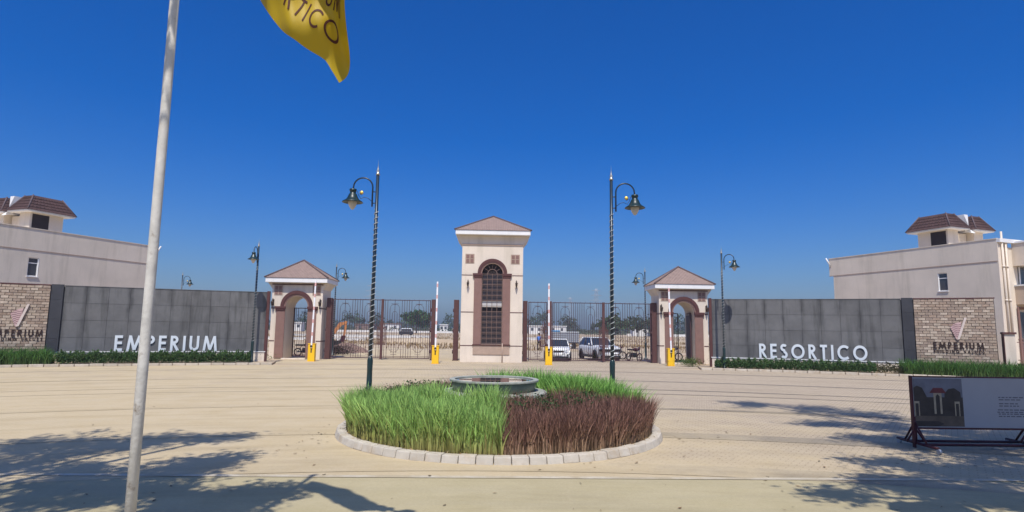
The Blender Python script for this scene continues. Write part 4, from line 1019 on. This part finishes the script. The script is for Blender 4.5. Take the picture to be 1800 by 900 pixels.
MB().lathe([(0, -.012), (.018, -.01), (.012, .03), (0, .04)], (0, -.105, 1.645), 6).build('nose', M['skin'], pr)

# orange excavator
ex = thing('excavator', 'orange excavator arm beside the left gate post', 'excavator', (-17.6, 64.0, 0), R(20))
MB().prism([(-1.0, 0), (1.6, 0), (1.9, .35), (1.6, .7), (-1.0, .7), (-1.3, .35)], lambda a, b: (a, -.9, b), lambda a, b: (a, -.5, b)).build('track', M['black'], ex)
MB().prism([(-1.0, 0), (1.6, 0), (1.9, .35), (1.6, .7), (-1.0, .7), (-1.3, .35)], lambda a, b: (a, .5, b), lambda a, b: (a, .9, b)).build('track', M['black'], ex)
MB().box(-1.2, .9, -.8, .8, .75, 1.45).build('house_body', M['orange'], ex, bevel=.06); MB().box(.0, .9, -.8, -.1, 1.455, 2.35).build('cab', M['carglass'], ex, bevel=.05)
MB().prism([(.6, 1.2), (1.5, 2.6), (2.2, 2.75), (2.3, 2.5), (1.75, 2.3), (.9, 1.1)], lambda a, b: (a, -.12, b), lambda a, b: (a, .12, b)).build('boom', M['orange'], ex)
MB().prism([(2.1, 2.8), (2.35, 2.75), (2.15, 1.2), (1.95, 1.2)], lambda a, b: (a, -.09, b), lambda a, b: (a, .09, b)).build('stick', M['orange'], ex)
MB().prism([(1.85, 1.25), (2.2, 1.25), (2.1, .6), (1.6, .55)], lambda a, b: (a, -.3, b), lambda a, b: (a, .3, b)).build('bucket', M['darkiron'], ex)
# dark brush pile and earth mounds inside
def mound(name, label, x, y, rx, ry, h, m_, cat='earth mound'):
    mb = MB(); n, k = 22, 7; vs = []
    for j in range(k+1):
        t = j/k
        for i in range(n):
            a = 2*PI*i/n; q = 1+.18*math.sin(3*a+x)+.12*math.sin(7*a+y); rr = (1-t)*q
            vs.append((rx*rr*math.cos(a), ry*rr*math.sin(a), h*(1-(1-t)**2)*(1+.15*math.sin(5*a+j))-.02))
    mb.add(vs, [(j*n+i, j*n+(i+1) % n, (j+1)*n+(i+1) % n, (j+1)*n+i) for j in range(k) for i in range(n)], 0, True)
    o = mb.build(name, m_); o.location = (x, y, 0); return tag(o, label, cat)
mound('earth_mound', 'brown earth heap behind the left gate post', -12.4, 52, 1.9, 1.6, .75, M['farbrown'])
mound('earth_mound', 'low ochre earth bank across the field left of the flag gap', -9, 82, 9, 3, .7, M['field'])
mound('earth_mound', 'low sandy bank behind the parked cars', 12, 88, 10, 3, .8, M['field'])
P_ = np.array([-12.6, 48.2, .35])+rng.normal(size=(2600, 3))*np.array([.8, .5, .22]); P_[:, 2] = np.abs(P_[:, 2]); V, C = leaves(P_, .16, .25, (.035, .028, .02), .5)
tag(quadmesh('brush_pile', V, C, M['leaf']), 'dark pile of cut brush behind the left gate', 'brush', kind='stuff')
# dry field tufts
n = 26000; y = 62*np.exp(rng.uniform(0, 1.35, n)); x = rng.uniform(-1, 1, n)*y*.42
keep = (np.sin(x*.21+y*.13)+np.sin(y*.31+2)+rng.normal(0, .5, n)) > .5; x, y = x[keep], y[keep]
o = blades('field_grass', np.stack([x, y], 1), np.zeros(len(x)), np.full(len(x), .45), .10, (.22, .14, .07), (.34, .24, .11), .5, cv=.35); tag(o, 'dry straw coloured grass scattered over the open field', 'grass', kind='stuff')
# low pale plot walls
for i, (x0, x1, y, h_, lab) in enumerate([(-46, -12, 128, .45, 'low whitewashed plot wall in the field behind the left gate'), (-60, -20, 97, .35, 'nearer low pale kerb wall behind the left gate'),
        (-70, -14, 262, .7, 'long distant white boundary wall before the trees, left'), (52, 90, 230, .9, 'distant white boundary wall before the trees, right'), (3, 22, 118, .5, 'low white plot wall behind the hatchback')]):
    w = thing('plot_wall', lab, 'wall', ((x0+x1)/2, y, 0)); L = (x1-x0)/2; MB().box(-L, L, -.12, .12, 0, h_).build('wall_body', M['farwhite'], w); MB().box(-L, L, -.16, .16, h_+.002, h_+.08).build('coping', M['farwhite'], w)
kb = thing('kerb_line', 'pale kerb running diagonally across the ground inside the left gate', 'kerb', (-10.5, 58, 0), R(18))
for i in range(22): MB().box(-11+i+.01, -11+i+.99, -.1, .1, 0, .15).build('kerb_stone', M['kerbwhite'], kb)

# far buildings
def far_house(x, y, w, h, d, lab, roof=M['farwhite'], wall=None):
    t = thing('far_building', lab, 'building', (x, y, 0)); MB().box(-w/2, w/2, -d/2, d/2, 0, h).build('wall', wall or M['farwhite'], t); MB().box(-w/2-.3, w/2+.3, -d/2-.3, d/2+.3, h+.01, h+.35).build('roof', roof, t)
    k = max(2, int(w/3.5))
    for i in range(k):
        xx = -w/2+w*(i+.5)/k; wd = MB().box(xx-.55, xx+.55, -d/2-.05, -d/2-.01, h*.45, h*.8).build('window', M['glass2'], t)
far_house(-60, 290, 9, 3.2, 6, 'long dark roofed shed on the horizon behind the left gate', M['farbrown'], M['farbrown'])
far_house(-47, 285, 8, 3.6, 6, 'brown roofed low building by the trees behind the left gate', M['farbrown'])
far_house(19, 260, 6, 3.4, 5, 'white two part building on the horizon right of the central gatehouse')
far_house(30, 275, 8, 3.5, 5, 'wide white building on the horizon above the hatchback')
far_house(57, 230, 6, 3.2, 5, 'small white hut in front of the trees right of the SUV')
far_house(-22, 280, 3.5, 3.5, 4, 'tiny white hut beside the round green tree')
far_house(-83, 260, 5, 3.5, 5, 'small white hut on the horizon near the excavator')
van = thing('far_van', 'dark van far off in the gap beside the round green tree', 'van', (-22.5, 160, 0), R(8))
MB().box(-1.9, 1.9, -.85, .85, .35, 1.2).build('body', M['plastic'], van, bevel=.1); MB().box(-1.4, 1.5, -.8, .8, 1.2, 1.95).build('cab', M['carsilver'], van, bevel=.1); MB().box(-1.2, 1.3, -.82, -.80, 1.3, 1.8).build('windows', M['carglass'], van)
for x in (-1.2, 1.2): MB().tube([(x, -.88, .33), (x, -.7, .33)], .33, 14).build('wheel', M['black'], van)

# far trees
def far_tree(x, y, h, w, lab, col, grp=None, n=420):
    t = thing('far_tree', lab, 'tree', (x, y, 0), 0, grp)
    MB().tube([(0, 0, 0), (.1, 0, h*.35), (.0, 0, h*.65)], [.03*h, .022*h, .01*h], 6).build('trunk', M['fartrunk'], t)
    P = clustered((0, 0, h*.6), (w*.5, w*.5, h*.40), 26, n//26, np.array([w*.085, w*.085, h*.065]), .35)
    V, C = leaves(P, .09*max(h, w)+.15, .6, col, .35); quadmesh('crown', V, C, M['leaf'], t)
    return t
far_tree(-28.5, 230, 8.6, 11, 'round bright green tree in the gap left of the central gatehouse', (.035, .085, .02), n=1600)
far_tree(62, 225, 8.5, 9, 'rounded dark tree right of the right lamp post', (.035, .06, .025), n=900)
far_tree(38, 190, 6.4, 11, 'broad olive green tree above the SUV', (.05, .075, .025), n=900)
far_tree(49, 200, 6.6, 8, 'second olive green tree right of the broad one above the SUV', (.05, .07, .028), n=700)
rt = random.Random(5); k = 0
for x in np.linspace(-125, 120, 58):
    if -14 < x < 12: continue
    x_ = x+rt.uniform(-2, 2); y_ = rt.uniform(300, 380); h_ = rt.uniform(6.0, 12.5); tall = rt.random() < .45
    far_tree(x_*1.15, y_, h_, h_*(.38 if tall else .85), 'narrow upright hazy tree in the far tree line on the horizon' if tall else 'broad low hazy tree in the far tree line on the horizon', (.038+rt.uniform(0, .02), .06+rt.uniform(0, .015), .03), 'upright trees in the far tree line' if tall else 'broad trees in the far tree line', n=300)
n = 9000; x = rng.uniform(-330, 330, n); y = rng.uniform(400, 440, n); z = rng.uniform(0, 1, n)*(3.8+2.2*np.sin(x*.07)+1.4*np.sin(x*.23+1)+1.0*np.sin(x*.61))
V, C = leaves(np.stack([x, y, np.maximum(z, .3)], 1), 2.2, .7, (.035, .055, .03), .3); tag(quadmesh('woodland', V, C, M['leaf']), 'continuous far-off belt of trees along the horizon', 'woodland', kind='stuff')
n = 5000; x = rng.uniform(-110, 110, n); y = rng.uniform(270, 330, n); z = rng.uniform(0, 1, n)**1.5*2.0
V, C = leaves(np.stack([x, y, z], 1), 1.1, .7, (.06, .075, .035), .4); tag(quadmesh('scrub', V, C, M['leaf']), 'low green brown scrub before the far trees', 'scrub', kind='stuff')

# pylons
def pylon(x, y, H, lab):
    t = thing('pylon', lab, 'pylon', (x, y, 0), R(12), 'power pylons on the horizon'); mb = MB(); w0, w1 = H*.09, H*.018
    lev = [0, .18, .36, .52, .66, .78, .88, 1.]
    for sx in (-1, 1):
        for sy in (-1, 1): mb.tube([(sx*(w0+(w1-w0)*t_), sy*(w0+(w1-w0)*t_), H*t_) for t_ in lev], .13, 4)
    for a, b in zip(lev, lev[1:]):
        wa, wb_ = w0+(w1-w0)*a, w0+(w1-w0)*b
        for s in (-1, 1): mb.tube([(-wa, s*wa, H*a), (wb_, s*wb_, H*b)], .08, 4); mb.tube([(wa, s*wa, H*a), (-wb_, s*wb_, H*b)], .08, 4)
    mb.build('lattice_mast', M['pylon'], t)
    for z, L in ((.72, .17), (.84, .14), (.95, .11)):
        c = MB(); c.tube([(-H*L, 0, H*z), (0, 0, H*z+H*.02), (H*L, 0, H*z)], .12, 4); c.tube([(-H*L, 0, H*z), (H*L, 0, H*z)], .1, 4); c.build('cross_arm', M['pylon'], t)
pylon(98, 560, 41, 'faint lattice pylon above the middle of the right gate')
pylon(-112, 560, 42, 'faint lattice pylon behind the left lamp post')
pylon(92, 700, 40, 'fainter farther pylon left of the right gate pylon')

# ================================================================ FLAG, POLE, BANNER
pole = thing('flagpole', 'weathered white flagpole at the left with flaking paint', 'flagpole', (-2.81, 5.0, 0))
MB().tube([(0, 0, 0), (0.0, 0, 2), (0, 0, 4), (-.01, 0, 7.3)], [.042, .040, .038, .036], 20).build('pole', M['poledirty'], pole)
MB().lathe([(.14, 0), (.14, .03), (.07, .05), (.06, .2)], n=16).build('base_flange', M['poledirty'], pole)
MB().lathe([(0, 7.5), (.06, 7.44), (.06, 7.38), (.03, 7.3)], n=12).build('pole_ball', M['poledirty'], pole)
# flag surface in (u 0..1 hoist->fly, v 0..1 bottom->top)
m, nt, p = newmat('yellow_flag_cloth'); p.inputs['Roughness'].default_value = .6; p.inputs['Base Color'].default_value = (.50, .34, .006, 1)
t_ = N(nt, 'ShaderNodeBsdfTranslucent'); t_.inputs['Color'].default_value = (.45, .29, .01, 1); ms = N(nt, 'ShaderNodeMixShader'); ms.inputs[0].default_value = .25
nt.links.new(p.outputs[0], ms.inputs[1]); nt.links.new(t_.outputs[0], ms.inputs[2]); nt.links.new(ms.outputs[0], nt.nodes['Material Output'].inputs['Surface']); M['flag'] = m
M['flagprint'] = mat('flag_print_maroon', (.07, .018, .012), .7, .05, 5, 0)
uk = [0, .18, .35, .50, .66, .78, .90, .96, 1.]
BX = [-2.76, -2.50, -2.27, -2.07, -1.84, -1.68, -1.50, -1.43, -1.375]; BZ = [6.15, 5.75, 5.33, 5.00, 4.70, 4.58, 4.49, 4.39, 4.30]
TX = [-2.76, -2.38, -2.02, -1.72, -1.42, -1.24, -1.10, -1.04, -1.0]; TZ = [7.20, 6.95, 6.62, 6.30, 5.95, 5.78, 5.62, 5.54, 5.46]
def smooth_at(u, q):
    i = min(max(int(np.searchsorted(uk, u))-1, 0), len(uk)-2); t = (u-uk[i])/(uk[i+1]-uk[i]); h = uk[i+1]-uk[i]
    def sl(k):
        a, b = max(k-1, 0), min(k+1, len(uk)-1); return (q[b]-q[a])/(uk[b]-uk[a])
    return (2*t**3-3*t*t+1)*q[i]+(t**3-2*t*t+t)*h*sl(i)+(3*t*t-2*t**3)*q[i+1]+(t**3-t*t)*h*sl(i+1)
def flag_pt(u, v, d=0.):
    bx_, bz_, tx_, tz_ = (smooth_at(u, q) for q in (BX, BZ, TX, TZ))
    x = bx_+(tx_-bx_)*v; z = bz_+(tz_-bz_)*v
    x += (.05*math.sin(v*9+.8)-.02)*max(0, (u-.8)/.2)*(.3+v)
    fold = .10*math.sin(2*PI*(.9*u+1.15*v)+.4)*min(1, u*3)+.04*math.sin(2*PI*(2.3*u-1.9*v)+1)*min(1, u*4)+.018*math.sin(2*PI*(5*u+3*v))*min(1, u*4)
    y = -.62*(v*1.15)*min(1, .3+u)+fold+.10*max(0, u-.86)/.14*math.sin(v*7+.3)
    return Vector((x+.01, y-d, z))
fl = thing('flag', 'yellow flag with maroon lettering hanging from the flagpole', 'flag', (0, 5.0, 0))
NU, NV = 90, 56; mb = MB()
mb.add([flag_pt(i/NU, j/NV) for j in range(NV+1) for i in range(NU+1)], [(j*(NU+1)+i, j*(NU+1)+i+1, (j+1)*(NU+1)+i+1, (j+1)*(NU+1)+i) for j in range(NV) for i in range(NU)], 0, True)
flag_cloth = mb.build('cloth', M['flag'], fl)
def flag_word(word, v0, h, u_end, track=.28):
    ln = wordlen(word, .12, track); k = 1.0  # cloth about 2.1 m long, 1.1 m high
    su = h*.50; u0 = u_end-ln*su
    def fn(u, v, d):
        uu = min(.995, max(.005, u0+u*.50)); vv = v0+v
        a = flag_pt(uu, vv); du = flag_pt(min(1, uu+.01), vv)-flag_pt(max(0, uu-.01), vv); dv = flag_pt(uu, min(1, vv+.01))-flag_pt(uu, max(0, vv-.01))
        nrm = du.cross(dv).normalized()
        if nrm.y > 0: nrm = -nrm
        return a+nrm*d
    letters(word, h, .12, fl, M['flagprint'], fn, .004, track, flat=True, sub=.06)
flag_word('EMPERIUM', .33, .15, .95); flag_word('RESORTICO', .13, .14, .93)

# wheeled display banner
bn = thing('display_banner', 'wheeled display board with dark picture and white panel, shaded by a tree', 'display board', (8.28, 11.75, 0), R(-1))
BWD = 3.0
MB().box(.03, BWD, -.02, .02, .40, 1.36).build('board', M['bannershaded'], bn)
fr = MB(); fr.box(0, .035, -.03, .03, .0, 1.39); fr.box(BWD, BWD+.035, -.03, .03, .0, 1.39); fr.box(0, BWD, -.025, .025, .365, .398); fr.box(0, BWD, -.025, .025, 1.362, 1.385); fr.build('frame', M['darkiron'], bn)
pc = MB().box(.05, 1.02, -.026, -.021, .42, 1.34).build('picture', M['printsky'], bn)
def pp(pts, m_, k): MB().add([(x, -.0262-.0006*k, z) for x, z in pts], [tuple(range(len(pts)))]).build('printed_patch', m_, pc)
pp([(.05, .42), (1.02, .42), (1.02, .80), (.05, .80)], M['printtan'], 1)
pp([(.05, .80), (.05, 1.16), (.12, 1.20), (.22, 1.16), (.30, 1.0), (.33, .80)], M['printdark'], 2)
pp([(.66, .80), (.66, 1.05), (.74, 1.14), (.86, 1.16), (.98, 1.08), (1.0, .80)], M['printdark'], 2)
pp([(.05, .62), (1.02, .62), (1.02, .98), (.05, .98)], M['printdark'], 3)
pp([(.44, .66), (.44, 1.06), (.60, 1.06), (.60, .66)], M['printpale'], 4); pp([(.36, 1.06), (.44, 1.16), (.62, 1.16), (.70, 1.06)], M['printred'], 5); pp([(.48, .66), (.48, 1.0), (.52, 1.04), (.56, 1.0), (.56, .66)], M['printdark'], 6)
for x in (.10, .90): pp([(x-.05, .62), (x-.05, .90), (x+.05, .90), (x+.05, .62)], M['printpale'], 4); pp([(x-.03, .62), (x-.03, .86), (x+.03, .86), (x+.03, .62)], M['printdark'], 6)
pp([(.05, .42), (.05, .52), (.5, .52), (.62, .47), (.5, .42)], M['printdark'], 7)
tx = [(1.70, .98, .5), (1.70, .86, .46), (1.66, .74, .62), (1.66, .66, .62)]
for x, z, w in tx:
    o = MB()
    for r_ in range(2):
        q = x+random.uniform(0, .06)
        while q < x+w-.05:
            ww = random.uniform(.04, .11); o.add([(q, -.0225, z-.045*r_), (q+ww, -.0225, z-.045*r_), (q+ww, -.0225, z+.02-.045*r_), (q, -.0225, z+.02-.045*r_)], [(0, 1, 2, 3)]); q += ww+.022
    o = o.build('print_line', M['printgrey'], bn); o['kind'] = 'stuff'
for x in (.05, BWD-.7):
    f = MB(); f.tube([(x, -.62, .10), (x, .55, .10)], .028, 6); f.tube([(x, -.32, .11), (x, 0, .50)], .02, 6); f.tube([(x, .32, .11), (x, 0, .50)], .02, 6); f.tube([(x-.18, 0, .12), (x, 0, .38)], .018, 6); f.tube([(x+.18, 0, .12), (x, 0, .38)], .018, 6); f.tube([(x, 0, .1), (x, 0, .6)], .03, 6); f.build('foot', M['darkiron'], bn)
    for y in (-.62, .5):
        c = MB(); c.tube([(x-.02, y, .05), (x+.02, y, .05)], .05, 12); c.build('castor', M['steel'], bn)
f = MB(); f.tube([(.05, -.18, .10), (BWD, -.18, .10)], .028, 6); f.tube([(.05, .20, .10), (BWD, .20, .10)], .028, 6); f.build('base_bar', M['darkiron'], bn)

# second flag beyond the right edge (its shadow lies on the road)
fp2 = thing('flagpole', 'second flagpole just beyond the right edge of the photo', 'flagpole', (6.05, 4.3, 0)); MB().tube([(0, 0, 0), (0, 0, 7.0)], [.056, .045], 14).build('pole', M['poledirty'], fp2)
f2 = thing('flag', 'yellow flag on the second pole beyond the right edge', 'flag', (6.00, 4.3, 0), R(180)); c2 = inst('cloth', flag_cloth.data, f2, (1.75, 0, 1.9), (0, 0, 0), (.62, .62, .62))

# ================================================================ SHADE TREES (beyond the frame)
def shade_tree(base, crowns, lab, nl, seed):
    t = thing('shade_tree', lab, 'tree', (*base, 0)); b = Vector((*base, 0))
    top = Vector((sum(c[0] for c in crowns)/len(crowns), sum(c[1] for c in crowns)/len(crowns), min(c[2] for c in crowns)-1.5))-b
    fork = Vector((top.x*.3, top.y*.3, top.z*.62)); MB().tube([(0, 0, -.1), (0, .1, top.z*.3), tuple(fork)], [.34, .27, .2], 12).build('trunk', M['bark'], t)
    allP = []
    for c in crowns:
        cv_ = Vector(c[:3])-b; L = MB(); mid = fork.lerp(cv_, .5)+Vector((0, 0, .4)); L.tube([tuple(fork), tuple(mid), tuple(cv_)], [.13, .08, .04], 8)
        for k in range(int(c[4]*1.5)+2):
            d = Vector(rng.normal(size=3)).normalized(); e = cv_+Vector((d.x*c[3], d.y*c[3], d.z*c[3]*.5))*random.uniform(.5, 1.3); m1 = cv_.lerp(e, .5)+Vector((0, 0, .12)); L.tube([tuple(cv_), tuple(m1), tuple(e)], [.04, .022, .008], 5)
            for q in range(7):
                f = random.uniform(.25, 1.05); pc_ = np.array(cv_.lerp(e, f)); allP.append(pc_+rng.normal(size=(nl, 3))*np.array([.20, .20, .09]))
        L.build('limb', M['bark'], t)
    V, C = leaves(np.concatenate(allP), .17, .40, (.06, .10, .03), .3, hang=.6); quadmesh('crown', V, C, M['leaf'], t)
    return t
LEFT_SHADE = [(-8.39, 11.25, 1.2, 8), (-7.73, 11.43, 1.1, 7), (-6.75, 11.31, 1.1, 7), (-6.15, 11.88, 0.9, 6), (-5.23, 12.22, 0.7, 4), (-7.29, 9.93, 1.1, 8), (-5.82, 9.4, 1.1, 8), (-4.76, 9.43, 0.8, 6), (-4.49, 10.13, 0.75, 7), (-5.85, 8.31, 1.0, 8), (-4.83, 8.2, 1.0, 8), (-4.15, 8.26, 0.8, 6), (-3.57, 7.67, 0.7, 6), (-3.15, 8.15, .55, 6), (-3.4, 7.6, .6, 6), (-2.75, 8.3, .3, 3)]
RIGHT_SHADE = [(8.6, 12.2, .9, 16), (9.5, 12.3, 1.0, 18), (10.4, 12.25, 1.0, 17), (11.3, 12.3, 1.1, 15), (12.2, 12.4, 1.2, 9), (8.11, 18.33, 1.00, 6), (9.32, 17.64, 1.30, 8), (10.33, 16.53, 1.40, 9), (8.48, 14.74, 1.00, 6), (9.68, 14.21, 1.30, 9), (10.75, 13.64, 1.40, 9), (12.14, 13.71, 1.40, 9), (8.01, 12.48, 0.80, 5), (8.57, 11.62, 1.10, 8), (9.27, 11.12, 1.20, 9), (6.81, 10.35, 0.70, 4), (7.35, 9.75, 0.90, 8), (8.24, 9.58, 1.00, 9), (5.56, 9.00, 0.50, 3), (6.25, 8.76, 0.80, 6), (6.68, 8.27, 0.80, 8), (7.13, 8.14, 0.80, 7), (4.81, 8.32, 0.40, 2)]
def crowns_for(points):
    """crown lumps whose shade falls on these ground points (x, y, radius, twigs)"""
    out = []; k = 1/math.tan(R(SUN_EL))
    for gx, gy, r_, n_ in points:
        h = (2.2+.68*gy+1.6+r_*.6)/(1+.68*k)+.4; out.append((gx-k*h*math.sin(R(SUN_AZ)), gy-k*h*math.cos(R(SUN_AZ)), h, r_, n_))
    return out
shade_tree((-9.5, 1.0), crowns_for(LEFT_SHADE), 'tall tree beyond the left edge casting dappled shade on the road', 16, 1)
shade_tree((14.5, 3.5), crowns_for(RIGHT_SHADE), 'tall tree beyond the right edge shading the display board', 17, 2)

# litter of dry leaves on the paving
n = 250; x = np.concatenate([rng.normal(4.5, 2.6, 110), rng.uniform(-9, 10, 100), rng.normal(-3.6, .5, 40)]); y = np.concatenate([rng.normal(11.2, 1.9, 110), rng.uniform(7, 18, 100), rng.normal(12, 1.2, 40)])
V, C = leaves(np.stack([x, y, np.full(n, .022)], 1), .085, .45, (.19, .13, .07), .4); V[:, :, 2] = .016+np.abs(V[:, :, 2]-.022)*.35
tag(quadmesh('leaf_litter', V, C, M['leaf']), 'scattered small dry leaves on the dusty paving', 'litter', kind='stuff')

# haze: the air between the viewer and the far tree line
hz = MB().box(-900, 900, -60, 1000, -1.0, 46).build('haze', [], None)
m = bpy.data.materials.new('haze_air'); m.use_nodes = True; nt = m.node_tree; nt.nodes.remove(nt.nodes['Principled BSDF'])
v = nt.nodes.new('ShaderNodeVolumePrincipled'); v.inputs['Color'].default_value = (.74, .86, 1, 1); v.inputs['Density'].default_value = .00045
nt.links.new(v.outputs[0], nt.nodes['Material Output'].inputs['Volume']); hz.data.materials.append(m)
hz['kind'] = 'stuff'; hz['label'] = 'thin pale haze over the whole site'; hz['category'] = 'haze'
